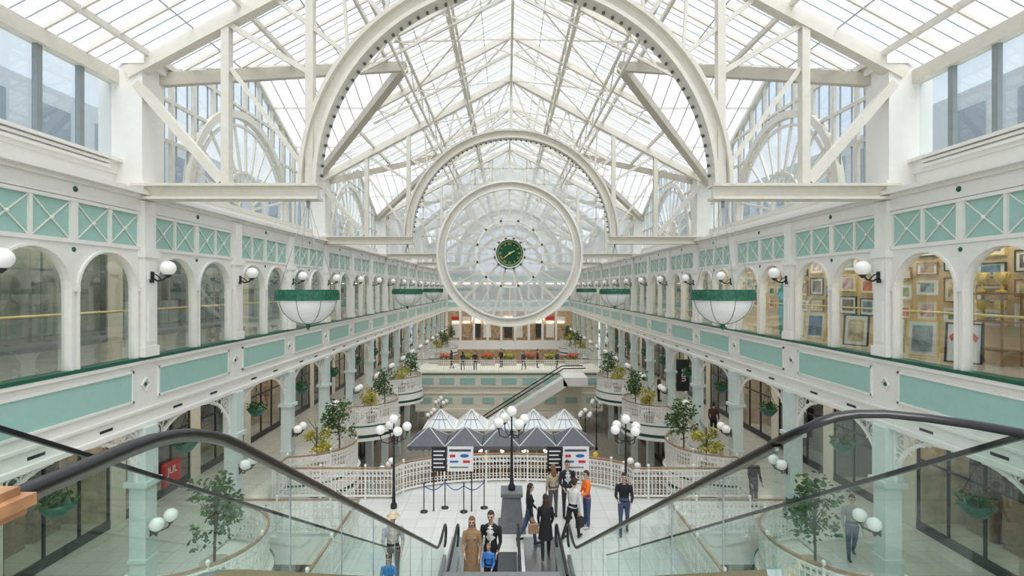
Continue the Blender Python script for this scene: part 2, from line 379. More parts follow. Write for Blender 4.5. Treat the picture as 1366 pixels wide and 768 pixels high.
# ------------------------------------------------------------------ foliage
def leaves(n, rx, rz, size, m, seed, name, clumps=0):
    rnd = random.Random(seed); b = MB()
    cs = [Vector((rnd.uniform(-.75,.75), rnd.uniform(-.75,.75), rnd.uniform(-.85,.85))) for _ in range(clumps)]
    for i in range(n):
        while True:
            p = Vector((rnd.uniform(-1,1), rnd.uniform(-1,1), rnd.uniform(-1,1)))
            if 0.25 < p.length < 1: break
        if cs: p = cs[i % clumps]+p*0.42
        c = Vector((p.x*rx, p.y*rx, p.z*rz)); d = Vector((rnd.gauss(0,1), rnd.gauss(0,1), rnd.gauss(0,0.6)-0.2)).normalized()
        a = d.cross(Vector((rnd.gauss(0,1), rnd.gauss(0,1), rnd.gauss(0,1)))).normalized(); l = size*rnd.uniform(0.7,1.3); ww = l*0.28
        b.add([c, c+d*l*0.5+a*ww, c+d*l, c+d*l*0.5-a*ww], [(0,1,2,3)])
    return b.mesh(name, [m])
b = MB(); b.lathe([(0,0),(0.22,0),(0.3,0.45),(0.33,0.45),(0.33,0.5),(0.27,0.5),(0.25,0.42),(0,0.42)], n=14); me_pot = b.mesh('pot', [TERRA])
b = MB(); b.tube([(0,0,0.4),(0.02,0,0.8),(-0.01,0.02,1.3),(0.02,0,1.9)], 0.03, 6)
for a in range(7): b.tube([(0,0,1.0+a*0.12),(0.33*cos(a*1.3),0.33*sin(a*1.3),1.45+a*0.13)], 0.012, 5)
me_trk = b.mesh('trunk', [BARK])
me_fol = leaves(600, 0.55, 0.75, 0.14, LEAF, 3, 'foliage', 14); me_foly = leaves(560, 0.50, 0.5, 0.13, LEAFY, 4, 'yellow_foliage', 11)
def tree(loc, kind, sc=1.0, rz=0):
    lab = 'loose leafy green potted tree beside balcony railing' if kind == 0 else 'yellow-green potted shrub beside balcony railing'
    t = thing('potted_tree' if kind == 0 else 'potted_shrub', lab, 'potted plant', loc, rz, (sc,)*3, 'balcony plants')
    ob('pot', me_pot, t); ob('trunk', me_trk, t); ob('foliage', me_fol if kind == 0 else me_foly, t, (0,0,1.75 if kind == 0 else 1.3))
b = MB(); b.lathe([(0,-0.25),(0.15,-0.2),(0.27,-0.05),(0.3,0.05),(0.26,0.05),(0,0.0)], n=14); me_hb = b.mesh('basket_bowl', [GREEN])
b = MB()
for i in range(3): b.tube([(0.27*cos(i*2.1),0.27*sin(i*2.1),0.05),(0,0,0.75)], 0.008, 4)
b.tube([(0,0,0.75),(0,0,0.98)], 0.008, 4)
me_hc = b.mesh('basket_chains', [BLACK]); me_hf = leaves(140, 0.3, 0.14, 0.12, LEAF, 5, 'basket_leaves')
h0 = None
for s in SX:
    for k in range(1, 17):
        loc = (s*(W+0.3), k*P+0.1+P/2, 3.08)
        if h0 is None:
            h0 = thing('hanging_basket', 'dark green hanging basket with trailing plant on chains', 'hanging basket', loc, group='arcade hanging baskets')
            ob('bowl', me_hb, h0); ob('chains', me_hc, h0); ob('plant', me_hf, h0, (0,0,0.12))
        else: dup(h0, loc)

# ------------------------------------------------------------------ balustrades
def resample(pts, d):
    pts = [Vector(p) for p in pts]; L = [0]
    for i in range(1, len(pts)): L.append(L[-1]+(pts[i]-pts[i-1]).length)
    n = max(1, round(L[-1]/d)); out = []
    for i in range(n+1):
        t = L[-1]*i/n; j = 0
        while j < len(L)-2 and L[j+1] < t: j += 1
        u = (t-L[j])/max(1e-6, L[j+1]-L[j]); p = pts[j].lerp(pts[j+1], u); dd = (pts[j+1]-pts[j]).normalized(); out.append((p, dd))
    return out
def railing(pts, z, label, dens=0.13, group='balcony railings', rings=True):
    o = pts[0]; loc = (o[0], o[1], z)
    L = [(p[0]-o[0], p[1]-o[1], 0) for p in pts]
    t = thing('balcony_railing', label, 'railing', loc, group=group)
    b = MB(); b.rect([(x,y,1.08) for x,y,_ in L], 0.065, 0.045); ob('handrail', b.mesh('handrail', [RAILW]), t)
    b = MB(); b.rect([(x,y,1.0) for x,y,_ in L], 0.04, 0.05); b.rect([(x,y,0.12) for x,y,_ in L], 0.05, 0.06); b.rect([(x,y,0.8) for x,y,_ in L], 0.03, 0.03)
    S = resample(L, dens)
    for i, (p, d) in enumerate(S):
        b.rect([(p.x,p.y,0.12),(p.x,p.y,1.0)], 0.03, 0.03)
        if rings and i < len(S)-1:
            q = p+d*dens*0.5
            for zz, r in ((0.89, 0.055), (0.3, 0.055), (0.6, 0.05)):
                b.tube([(q.x+d.x*r*cos(a), q.y+d.y*r*cos(a), zz+r*sin(a)) for a in [2*pi*j/8 for j in range(8)]], 0.013, 4, closed=True)
    for i in range(0, len(S), 12):
        p = S[i][0]; b.rect([(p.x,p.y,0),(p.x,p.y,1.14)], 0.06, 0.06); b.sphere((p.x,p.y,1.17), 0.05, 8, 6)
    ob('baluster_screen', b.mesh('baluster_screen', [WHITE]), t)
    return t
EX = 8.28; BR = 2.0
bys = [12.8, 20.8, 28.8, 36.8, 54.8, 62.8]
def semi(s, yc, r, n=20): return [(s*(EX-r*sin(pi*i/n)), yc-r*cos(pi*i/n)) for i in range(n+1)]
b = MB(); n = 24
A = [(-BR*sin(pi*i/n), -BR*cos(pi*i/n)) for i in range(n+1)]
b.poly([(x*1.03,y*1.03,0.0) for x,y in A]); b.poly([(x,y,-0.75) for x,y in A][::-1])
for i in range(n):
    (x0,y0),(x1,y1) = A[i],A[i+1]
    for (za,zc,m,e) in ((-0.75,-0.58,0,1.03),(-0.58,-0.42,1,0.99),(-0.42,0.0,0,1.03)):
        b.poly([(x0*e,y0*e,za),(x1*e,y1*e,za),(x1*e,y1*e,zc),(x0*e,y0*e,zc)], m)
    b.poly([(x0*1.04,y0*1.04,0.0),(x1*1.04,y1*1.04,0.0),(x1*1.04,y1*1.04,0.07),(x0*1.04,y0*1.04,0.07)], 2)
me_bulge = b.mesh('round_balcony', [WHITE, GREEN, GREEN])
for s in SX:
    for yc in bys:
        ob('round_balcony', me_bulge, None, (s*EX, yc, 0), sc=(s,1,1), label='semicircular white balcony slab with green band', cat='balcony', group='round balconies')
        railing(semi(s, yc, BR-0.06), 0.005, 'curved white ornate railing with brown handrail on round balcony')
    segs = [(5, 10.8), (17.7, 18.8), (22.8, 26.8), (30.8, 34.8), (38.8, 44.0), (49.5, 52.8), (56.8, 60.8), (64.8, 70)]
    for (a, c) in segs: railing([(s*EX, a), (s*EX, c)], 0.005, 'straight white ornate railing with brown handrail', group='straight railings')
    for i, yc in enumerate(bys):
        if i == 0: tree((s*7.45, 12.7, 0.005), 0, 1.05, s)
        else:
            tree((s*7.2, yc+0.6, 0.005), 0, 1.05, i); tree((s*7.55, yc-0.95, 0.005), 1, 1.0, i*2)

# landing
b = MB()
outl = [(-4.6,9.5),(4.6,9.5),(4.6,15.0),(8.3,15.0),(8.3,17.8),(4.2,17.8)]+[(4.2*cos(a), 17.8+1.6*sin(a)) for a in [pi*i/16 for i in range(1,16)]]+[(-4.2,17.8),(-8.3,17.8),(-8.3,15.0),(-4.6,15.0)]
b.poly([(x,y,0.0) for x,y in outl]); b.poly([(x,y,-0.8) for x,y in outl[::-1]], 1)
for i in range(len(outl)):
    (x0,y0),(x1,y1) = outl[i], outl[(i+1) % len(outl)]; b.poly([(x0,y0,-0.8),(x1,y1,-0.8),(x1,y1,0),(x0,y0,0)], 1)
st('floor', b.mesh('landing', [FLOORM, WHITE]), label='polished landing at the foot of the escalators', cat='floor')
front = [(-8.2,17.7),(-4.15,17.7)]+[(-4.15*cos(a), 17.7+1.55*sin(a)) for a in [pi*i/20 for i in range(1,20)]]+[(4.15,17.7),(8.2,17.7)]
railing(front, 0, 'long curved white ornate railing at landing edge')
for s in SX: railing([(s*4.55,9.6),(s*4.55,15.05),(s*8.25,15.05)], 0, 'white ornate railing turning along the landing side')

# ------------------------------------------------------------------ lamp posts
def lamp_post(loc, tall, plinth, label, rg=0.155):
    t = thing('lamp_post', label, 'lamp post', loc, group='globe lamp posts')
    b = MB(); zz = 0
    if plinth:
        b2 = MB()
        b2.add([(-.36,-.36,0),(.36,-.36,0),(.36,.36,0),(-.36,.36,0),(-.27,-.27,1.05),(.27,-.27,1.05),(.27,.27,1.05),(-.27,.27,1.05)], [(0,3,2,1),(4,5,6,7),(0,1,5,4),(1,2,6,5),(2,3,7,6),(3,0,4,7)])
        b2.box(-.33,.33,-.33,.33,1.05,1.16); b2.box(-.42,.42,-.42,.42,0,0.12)
        ob('plinth', b2.mesh('plinth', [PLIN]), t); zz = 1.16
    b.lathe([(0,zz),(0.11,zz),(0.11,zz+0.12),(0.06,zz+0.2),(0.045,zz+0.7),(0.032,tall-0.6),(0.06,tall-0.55),(0.025,tall-0.45),(0.025,tall)], n=10)
    for i in range(4):
        a = i*pi/2+0.5; c, d = cos(a), sin(a)
        b.tube([(0,0,tall-0.6),(c*0.2,d*0.2,tall-0.68),(c*0.4,d*0.4,tall-0.6),(c*0.45,d*0.45,tall-0.42)], 0.018, 6)
        b.lathe([(0.02,-0.04),(0.07,0.03),(0,0.03)], (c*0.45,d*0.45,tall-0.38), 8)
    ob('post', b.mesh('post', [BLACK]), t)
    b = MB(); b.sphere((0,0,0), rg, 16, 10); mg = b.mesh('globe', [GLOBE])
    for i in range(5):
        a = i*pi/2+0.5
        ob('globe', mg, t, (cos(a)*0.45, sin(a)*0.45, tall-0.2) if i < 4 else (0,0,tall+0.10))
lamp_post((-3.95,17.0,0), 2.85, False, 'black cast lamp post with five white globes')
lamp_post((3.75,17.0,0), 2.85, False, 'black cast lamp post with five white globes')
lamp_post((-0.05,15.6,0), 3.45, True, 'tall lamp post with white globes on tapered grey plinth')
for (x, y) in ((-5.6,24),(5.6,24),(-5.4,36.5),(5.4,36.5),(-5.4,40.5),(6.9,40.5)): lamp_post((x,y,-5.5), 4.6 if y < 30 else 4.0, False, 'ground level lamp post with white globes')

# ------------------------------------------------------------------ sign boards
def board(x0, z0, w, h, label):
    t = thing('sign_board', label, 'sign', (x0, 16.7, z0))
    for xx in (0.06, w-0.06):
        b = MB(); b.box(xx-0.02, xx+0.02, 0.03, 0.07, -z0, h); ob('post', b.mesh('post', [BLACK]), t)
    b = MB(); b.box(0, w*0.36, 0, 0.03, 0, h); ob('dark_panel', b.mesh('dark_panel', [BLACK]), t, label='black directory panel')
    b = MB(); b.box(0.38*w, w, 0, 0.03, 0, h); ob('white_panel', b.mesh('white_panel', [SIGNW]), t, label='white panel with logos')
    def pl(nm, m, *bx):
        b = MB()
        for q in bx: b.box(*q)
        ob(nm, b.mesh(nm, [m]), t)
    for r_ in range(5): pl('text_line', SIGNW, (0.06, w*0.36-0.06-0.06*(r_ % 2), -0.008, 0, h-0.16-r_*0.13, h-0.12-r_*0.13))
    x = 0.42*w
    pl('header_strip', DKST, (x, w-0.08, -0.008, 0, h-0.15, h-0.08))
    pl('logo', RED, (x+0.02, x+0.2, -0.008, 0, 0.46, 0.55)); pl('logo', RED, (x+0.45, x+0.68, -0.008, 0, 0.28, 0.36)); pl('logo', BLUE, (x+0.02, x+0.3, -0.008, 0, 0.29, 0.35)); pl('logo', DKST, (x+0.02, x+0.62, -0.008, 0, 0.12, 0.15))
    b = MB(); b.sphere((x+0.5, -0.002, 0.51), 0.1, 14, 6, 0, (1.5,0.05,0.6)); ob('logo', b.mesh('logo', [BLUE]), t)
board(-2.65, 1.32, 1.36, 0.80, 'black and white shop directory board on landing')
board(1.12, 1.32, 1.36, 0.80, 'black and white shop directory board by lamp post')

b = MB(); b.lathe([(0,0),(0.13,0),(0.12,0.03),(0.018,0.05),(0.018,0.88),(0.026,0.89),(0.026,0.95),(0,0.95)], n=12); me_sp = b.mesh('stanchion_post', [BLACK])
xs = [-2.9,-2.25,-1.6,-0.95]
for i, x in enumerate(xs):
    t = thing('stanchion', 'black stanchion with blue ribbon barrier', 'barrier post', (x, 16.7+0.3*(i % 2), 0), group='queue stanchions')
    ob('post', me_sp, t)
    if i < 3:
        dy = 0.3*(1 if i % 2 == 0 else -1); b = MB()
        b.sweep([(0.65*j/8, dy*j/8, 0.86-0.2*sin(pi*j/8)) for j in range(9)], [(-0.004,-0.016),(0.004,-0.016),(0.004,0.016),(-0.004,0.016)])
        ob('ribbon', b.mesh('ribbon', [BLUE]), t)

# ------------------------------------------------------------------ escalators
ECX = -0.2
TS = math.tan(radians(30))
YB = 2.7; RUN = 5.65/TS; YBO = YB+RUN
def hr_path(zoff, ys_, ye_, bend=True, flat=False):
    if flat: return [(ys_, zoff), (ye_, zoff)]
    pts = []
    if bend:
        pts = [(ys_, F2+zoff)]
        for i in range(7):
            t = i/6; y = YB-0.45+0.9*t; z = F2+zoff-(TS*0.9/2)*t*t
            pts.append((y, z))
    else: pts = [(ys_, F2+zoff-(ys_-YB)*TS)]
    for i in range(7):
        t = i/6; y = YBO-0.45+0.9*t; z = zoff+(TS*0.9/2)*(1-t)**2
        pts.append((y, z))
    pts.append((ye_, zoff)); return pts
PROF = [(-0.030,-0.015),(0.030,-0.015),(0.036,0.0),(0.026,0.02),(0,0.025),(-0.026,0.02),(-0.036,0.0)]
def balustrade(x, ys_, ye_, label, newel_top=True, bend=True, flat=False):
    t = thing('escalator_balustrade', label, 'balustrade', (x, ys_, 0))
    H = [(y-ys_, z) for y, z in hr_path(0.95, ys_, ye_, bend, flat)]
    pts = [(0, y, z) for y, z in H]
    ye = ye_-ys_
    pts += [(0, ye+0.28*sin(a), 0.95-0.28+0.28*cos(a)) for a in [pi*i/8 for i in range(1, 9)]]
    if newel_top: pts = [(0, -0.28*sin(a), F2+0.95-0.28+0.28*cos(a)) for a in [pi*i/8 for i in range(8, 0, -1)]]+pts
    b = MB(); vs = []; k = len(PROF); V = [Vector(p) for p in pts]
    for i, p in enumerate(V):
        d = (V[min(i+1, len(V)-1)]-V[max(i-1, 0)]).normalized(); nrm = Vector((1,0,0)).cross(d)
        for (a, c) in PROF: vs.append(p+Vector((a,0,0))+nrm*c)
    fs = [(i*k+q, i*k+(q+1) % k, (i+1)*k+(q+1) % k, (i+1)*k+q) for i in range(len(V)-1) for q in range(k)]
    b.add(vs, fs, 0, True); ob('handrail', b.mesh('handrail', [RUBBER]), t)
    b = MB(); G = H; low = [(y-ys_, z) for y, z in hr_path(0.1, ys_, ye_, bend, flat)]
    for i in range(len(G)-1):
        b.poly([(0.006, low[i][0], low[i][1]), (0.006, low[i+1][0], low[i+1][1]), (0.006, G[i+1][0], G[i+1][1]), (0.006, G[i][0], G[i][1])])
    b.poly([(0.006, ye, 0.1)]+[(0.006, ye+0.27*sin(a), 0.67+0.27*cos(a)) for a in [pi*i/8 for i in range(8, -1, -1)]])
    ob('glass_panel', b.mesh('glass_panel', [GLASS]), t)
    b = MB(); b.rect([(0, y, z-0.03) for y, z in G], 0.025, 0.025); b.rect([(0, y, z) for y, z in low], 0.09, 0.14)
    if not flat:
        for i in range(1, 8):
            y = YB+i*RUN/8; z = F2-(y-YB)*TS
            b.rect([(0, y-ys_, z+0.1), (0, y-ys_, z+0.9)], 0.012, 0.01)
    ob('skirt', b.mesh('skirt', [STAIN]), t)
YE = 13.7
LAB = 'black rubber escalator handrail over clear glass balustrade'
balustrade(ECX-1.66, 0.9, YE, LAB)
balustrade(ECX+1.66, 3.15, YE, LAB, False, False)
for x in (-1.32, -0.36, 0.30, 1.34): balustrade(ECX+x, 11.3, YE, 'short low glass balustrade with black handrail at escalator foot', False, False, True)
for (a, c) in [(-1.66, -0.42), (0.42, 1.66)]:
    t = thing('escalator', 'escalator with grooved dark metal steps and steel comb plate', 'escalator', (ECX+(a+c)/2, 0.6, 0))
    hw = (c-a)/2-0.06
    n = 30
    b = MB(); b.box(-hw, hw, 0, RUN/n+0.02, -0.22, 0)
    for q in range(12): b.box(-hw+q*2*hw/12+0.01, -hw+q*2*hw/12+0.05, 0.0, RUN/n-0.02, 0, 0.012)
    b.box(-hw, hw, RUN/n-0.03, RUN/n, 0, 0.014, 1)
    me_step = b.mesh('step', [DKST, YEL])
    for i in range(n):
        y = YB+RUN*i/n-0.6; z = F2-5.65*(i+0.5)/n
        ob('step', me_step, t, (0, y, z))
    b = MB(); b.box(-hw, hw, -0.1, YB-0.6, F2-0.1, F2+0.005); ob('comb_plate', b.mesh('comb_plate', [STAIN]), t)
    b = MB(); b.box(-hw, hw, YBO-0.6, 15.0-0.6, 0.0, 0.012)
    for q in range(16): b.box(-hw+q*2*hw/16, -hw+q*2*hw/16+0.03, YBO-0.5, 13.9, 0.012, 0.018)
    ob('comb_plate', b.mesh('comb_plate', [STAIN]), t)
    b = MB(); b.beam((0, YB-0.6, F2-0.75), (0, YBO-0.6, -0.75), 2*hw+0.2, 0.8); ob('truss_casing', b.mesh('truss_casing', [PALEG]), t)
b = MB(); b.beam((0, YB, F2+0.12), (0, YBO, 0.12), 0.62, 0.06); b.box(-0.31, 0.31, YBO, 13.9, 0.0, 0.14)
ob('escalator_centre_deck', b.mesh('centre_deck', [DKST]), None, (ECX-0.03, 0, 0), label='dark steel decking between the two escalators', cat='decking')
def outer_guard(s, x, ys_, label):
    t = thing('glass_guard', label, 'balustrade', (s*x+ECX, ys_, 0))
    z0 = F2+0.95; yb = YBO+0.3; Lz = z0-(yb-ys_)*TS
    b = MB(); b.rect([(0,0,z0),(0,yb-ys_,Lz)], 0.03, 0.026)
    ob('handrail', b.mesh('handrail', [RUBBER]), t)
    b = MB(); b.poly([(0,0,z0-0.9),(0,yb-ys_,Lz-0.9),(0,yb-ys_,Lz),(0,0,z0)]); ob('glass_panel', b.mesh('glass_panel', [GLASS]), t)
    b = MB(); b.rect([(0,0,z0-0.95),(0,yb-ys_,Lz-0.95)], 0.08, 0.12)
    ob('base_rail', b.mesh('base_rail', [STAIN]), t)
outer_guard(1, 2.50, 2.45, 'sloping outer glass guard with black rail'); outer_guard(-1, 2.62, 2.60, 'sloping outer glass guard with black rail')
t = thing('glass_guard', 'level glass guard with curved black handrail beside escalator head', 'balustrade', (ECX, 0, 0))
pr = [(1.66,3.2,6.32),(1.66,3.05,6.405),(1.67,2.96,6.46),(1.70,2.89,6.51),(1.75,2.86,6.55),(1.83,2.855,6.58),(1.95,2.86,6.595),(2.10,2.84,6.6),(2.25,2.75,6.6),(2.38,2.62,6.6),(2.47,2.47,6.6),(2.54,2.3,6.6),(2.6,2.0,6.6),(2.62,0.2,6.6)]
b = MB(); b.sweep(pr, PROF, sm=True); ob('handrail', b.mesh('handrail', [RUBBER]), t)
b = MB()
for i in range(len(pr)-1):
    p, q = pr[i], pr[i+1]; b.poly([(p[0],p[1],p[2]-0.88),(q[0],q[1],q[2]-0.88),(q[0],q[1],q[2]),(p[0],p[1],p[2])])
ob('glass_panel', b.mesh('glass_panel', [GLASS]), t)
sbox('floor', -8.7, 8.7, -4, 2.3, 5.2, 5.64, FLOORM, 'top level floor at escalator head')
t = thing('newel_post', 'white post with moulded varnished wooden cap', 'post', (-1.745, 1.40, 5.65))
b = MB(); b.box(-0.13,0.05,-0.1,0.1,0,0.985); b.box(-0.14,0.07,-0.11,0.11,0,0.15); ob('post', b.mesh('post', [WHITE]), t)
b = MB(); b.box(-0.28,0.13,-0.11,0.11,0.985,1.01); b.box(-0.28,0.15,-0.12,0.12,1.01,1.045); b.box(-0.28,0.12,-0.10,0.10,1.045,1.07); ob('wooden_cap', b.mesh('wooden_cap', [WOOD]), t)

# ------------------------------------------------------------------ roof trusses
RZ, XE, EZ, DZ = 17.2, 9.2, 12.28, 15.2
SL = (RZ-EZ)/XE; XI = (RZ-DZ)/SL
CZ = 9.65
def roofz(x): return RZ-SL*abs(x)
n = 64
b = MB()
for (r, w, h) in ((4.90, 0.42, 0.09), (4.57, 0.42, 0.09), (4.735, 0.12, 0.3)):
    vs = []; fs = []
    for i in range(n+1):
        a = pi*i/n
        for (dr, dy) in ((-h/2,-w/2),(h/2,-w/2),(h/2,w/2),(-h/2,w/2)): vs.append(((r+dr)*cos(a), dy, (r+dr)*sin(a)))
    for i in range(n):
        for q in range(4): fs.append((i*4+q, i*4+(q+1) % 4, (i+1)*4+(q+1) % 4, (i+1)*4+q))
    b.add(vs, fs)
me_arch = b.mesh('arch_rib', [STEEL])
b = MB()
for i in range(1, 60):
    a = pi*i/60; b.sphere((4.47*cos(a), 0, 4.47*sin(a)), 0.042, 6, 4, 0)
me_bead = b.mesh('arch_bulbs', [DKST])
b = MB(); b.box(4.5, 8.75, -0.2, 0.2, -0.03, 0.03); b.box(4.5, 8.75, -0.2, 0.2, -0.33, -0.27); b.box(4.53, 8.7, -0.05, 0.05, -0.3, 0.0)
me_tie = b.mesh('tie_beam', [STEEL])
b = MB(); b.beam((0,0,RZ-CZ-0.22), (XE-0.3,0,roofz(XE-0.3)-CZ-0.22), 0.26, 0.28); me_raf = b.mesh('rafter', [STEEL])
def member(p0, p1, w=0.14, h=0.18):
    b = MB(); b.beam(p0, p1, w, h); return b.mesh('member', [STEEL])
posts = [member((4.72,0,0), (4.72,0,roofz(4.72)-CZ-0.2), 0.18, 0.2), member((6.65,0,0), (6.65,0,roofz(6.65)-CZ-0.2), 0.18, 0.2)]
diag = [member((6.75,0,0.1), (8.7,0,2.35), 0.18, 0.2), member((4.75,0,2.6), (6.6,0,roofz(6.6)-CZ-0.3), 0.12, 0.12), member((4.78,0,0.3), (6.55,0,2.7), 0.09, 0.09)]
radial = []
for a in (38, 52, 66, 78):
    ca, sa = cos(radians(a)), sin(radians(a))
    t_ = (RZ-0.3-CZ)/(sa+SL*ca); radial.append(member((4.9*ca,0,4.9*sa), (t_*ca,0,t_*sa), 0.10, 0.10))
zz = []
aa = [38, 52, 66, 78, 90]
for i in range(4):
    ca, sa = cos(radians(aa[i])), sin(radians(aa[i])); cb, sb = cos(radians(aa[i+1])), sin(radians(aa[i+1]))
    tb = (RZ-0.3-CZ)/(sb+SL*cb); zz.append(member((4.9*ca,0,4.9*sa), (tb*cb,0,tb*sb), 0.07, 0.07))
king = member((0,0,4.9), (0,0,RZ-CZ-0.3), 0.14, 0.14)
tr0 = None
for k in range(1, 7):
    loc = (0, 11.8*k, CZ)
    if tr0 is None:
        tr0 = thing('roof_truss', 'cream steel roof truss with large semicircular arch', 'roof truss', loc, group='roof trusses')
        ob('arch', me_arch, tr0); o = ob('light_bulbs', me_bead, tr0); o['kind'] = 'stuff'
        for s in SX:
            ob('tie_beam', me_tie, tr0, sc=(s,1,1)); ob('rafter', me_raf, tr0, sc=(s,1,1))
            for me in posts: ob('post', me, tr0, sc=(s,1,1))
            for me in diag+radial+zz: ob('strut', me, tr0, sc=(s,1,1))
        ob('king_post', king, tr0)
    else: dup(tr0, loc)
b = MB(); b.box(-0.05, 0.95, -0.38, 0.38, 0, 2.9); b.box(-0.15, 1.0, -0.45, 0.45, 2.9, 3.15); b.box(-0.12, 0.98, -0.42, 0.42, 0, 0.25)
me_pier = b.mesh('roof_pier', [WHITE])
for s in SX:
    for k in range(1, 7): ob('roof_pier', me_pier, None, (s*(W), 11.8*k+0.3, 9.52), sc=(s,1,1), label='white rectangular pier carrying roof truss', cat='pier', group='roof piers')
YS = 35.55
b = MB(); n = 48
b.poly([(-XE,0,9.65),(XE,0,9.65),(XE,0,EZ),(0,0,RZ),(-XE,0,EZ)])
b.poly([(4.4*cos(pi+pi*i/n),0,9.65+4.4*sin(pi+pi*i/n)) for i in range(n+1)])
st('window', b.mesh('gable_screen', [DGLASS]), (0,YS,0), label='pale glazed screen behind the big wheel', cat='window')
b = MB()
for i in range(-7, 8):
    x = i*1.2; z0_ = 9.65+(sqrt(max(0, 4.95**2-x*x)) if abs(x) < 4.95 else 0); b.beam((x,0,z0_),(x,0,roofz(x)-0.1),0.07,0.07)
for z in (10.9, 12.1, 13.3, 14.5, 15.6):
    x = min(XE,(RZ-z)/SL); q = sqrt(max(0, 4.95**2-(z-9.65)**2)) if z < 14.6 else 0
    for s in SX: b.beam((s*q,0,z),(s*x,0,z),0.07,0.07)
st('trim', b.mesh('screen_mullions', [STEEL]), (0,YS,0), label='thin cream mullions of glazed screen', cat='window frame')

bg = MB(); bb = MB(); bg0 = MB(); bb0 = MB(); Ym = 5.9
PUR = [1.05*i for i in range(1, 9)]
for sx in SX:
    bg.poly([(0,0,RZ),(0,11.8,RZ),(sx*XE,11.8,EZ),(sx*XI,Ym,DZ),(sx*XE,0,EZ)][::sx])
    bg.poly([(sx*XI,Ym,DZ),(sx*XE,Ym,DZ),(sx*XE,11.8,EZ)]); bg.poly([(sx*XI,Ym,DZ),(sx*XE,Ym,DZ),(sx*XE,0,EZ)])
    bg0.poly([(0,0,RZ),(0,11.8,RZ),(sx*XE,11.8,EZ),(sx*XE,0,EZ)])
    def vx(y): return XI+(XE-XI)*abs(y-Ym)/Ym
    for i in range(13):
        y = min(11.75, max(0.05, 11.8*i/12)); x = vx(y)
        bb.beam((0,y,RZ-0.03), (sx*x,y,roofz(x)-0.03), 0.05, 0.09); bb0.beam((0,y,RZ-0.03), (sx*XE,y,EZ-0.03), 0.05, 0.09)
    for i in range(36):
        if i % 3 == 0: continue
        y = 11.8*i/36; x = vx(y); bb.beam((0,y,RZ-0.01), (sx*x,y,roofz(x)-0.01), 0.018, 0.018, 1); bb0.beam((0,y,RZ-0.01), (sx*XE,y,EZ-0.01), 0.018, 0.018, 1)
    for j, x in enumerate(PUR):
        t_ = max(0, (x-XI)/(XE-XI))*Ym; z = roofz(x)-0.05
        w_, h_, m_ = (0.09, 0.13, 0) if j % 2 == 1 else (0.025, 0.025, 1)
        if t_ <= 0: bb.beam((sx*x,0,z), (sx*x,11.8,z), w_, h_, m_)
        else: bb.beam((sx*x,0,z), (sx*x,Ym-t_,z), w_, h_, m_); bb.beam((sx*x,Ym+t_,z), (sx*x,11.8,z), w_, h_, m_)
        bb0.beam((sx*x,0,z), (sx*x,11.8,z), w_, h_, m_)
    for i in range(1, 12):
        x = XI+(XE-XI)*i/11; t_ = (x-XI)/(XE-XI)*Ym
        for d in (-1, 1): bb.beam((sx*x,Ym,DZ-0.03), (sx*x,Ym+d*t_,roofz(x)-0.03), 0.035, 0.05)
    for f in (0.33, 0.66):
        xx = XI+(XE-XI)*f
        for d in (-1, 1): bb.beam((sx*xx,Ym+d*Ym*f,DZ+(EZ-DZ)*f-0.04), (sx*XE,Ym+d*Ym*f,DZ+(EZ-DZ)*f-0.04), 0.05, 0.06)
me_rg = bg.mesh('roof_glass', [RGLASS]); me_rb = bb.mesh('glazing_bars', [STEEL, GREYB]); me_rg0 = bg0.mesh('roof_glass', [RGLASS]); me_rb0 = bb0.mesh('glazing_bars', [STEEL, GREYB])
for k in range(0, 6):
    y = 11.8*k
    st('ceiling', me_rg if k else me_rg0, (0,y,0), label='pitched glass roof', cat='roof')
    st('trim', me_rb if k else me_rb0, (0,y,0), label='cream glazing bars of glass roof', cat='glazing bars')
b = MB(); b.beam((XE,0,EZ-0.25), (XI,5.9,DZ-0.25), 0.28, 0.3); me_v1 = b.mesh('valley_beam', [VALLEY])
b = MB(); b.beam((XE,11.8,EZ-0.25), (XI,5.9,DZ-0.25), 0.28, 0.3); me_v2 = b.mesh('valley_beam', [VALLEY])
b = MB(); b.beam((XI,5.9,DZ-0.2), (XE,5.9,DZ-0.2), 0.14, 0.2); me_dr = b.mesh('gable_ridge', [STEEL])
b = MB(); b.beam((XE,0,EZ-0.15), (XE,11.8,EZ-0.15), 0.25, 0.3); me_ev = b.mesh('eaves_beam', [STEEL])
def secraf(q, full):
    b = MB(); x = XE-0.2 if full else XI+(XE-XI)*abs(q-5.9)/5.9-0.25
    b.beam((0.08,q,RZ-0.24), (x,q,roofz(x)-0.2), 0.11, 0.16); b.beam((0.08,q,RZ-0.9),(x,q,roofz(x)-0.75),0.07,0.08)
    for i in range(7):
        xa, xb = 0.08+x*i/7*0.98, 0.08+x*(i+1)/7*0.98; b.beam((xa,q,roofz(xa)-(0.2 if i % 2 else 0.85)),(xb,q,roofz(xb)-(0.85 if i % 2 else 0.2)),0.045,0.045)
    return b.mesh('secondary_rafter', [STEEL])
SR = [secraf(P, False), secraf(2*P, False)]; SR0 = [secraf(P, True), secraf(2*P, True)]
def lattice(x, z, h):
    b = MB(); b.beam((x,0,z),(x,11.8,z),0.09,0.1); b.beam((x,0,z-h),(x,11.8,z-h),0.07,0.09)
    n = 12
    for i in range(n): b.beam((x,11.8*i/n,z-(h if i % 2 else 0)),(x,11.8*(i+1)/n,z-(0 if i % 2 else h)),0.04,0.04)
    return b.mesh('lattice_girder', [STEEL])
lr = lattice(0, RZ-0.15, 0.8); ls = lattice(XI-0.2, DZ-0.15, 0.75); ls2 = lattice(1.9, roofz(1.9)-0.15, 0.6)
b = MB()
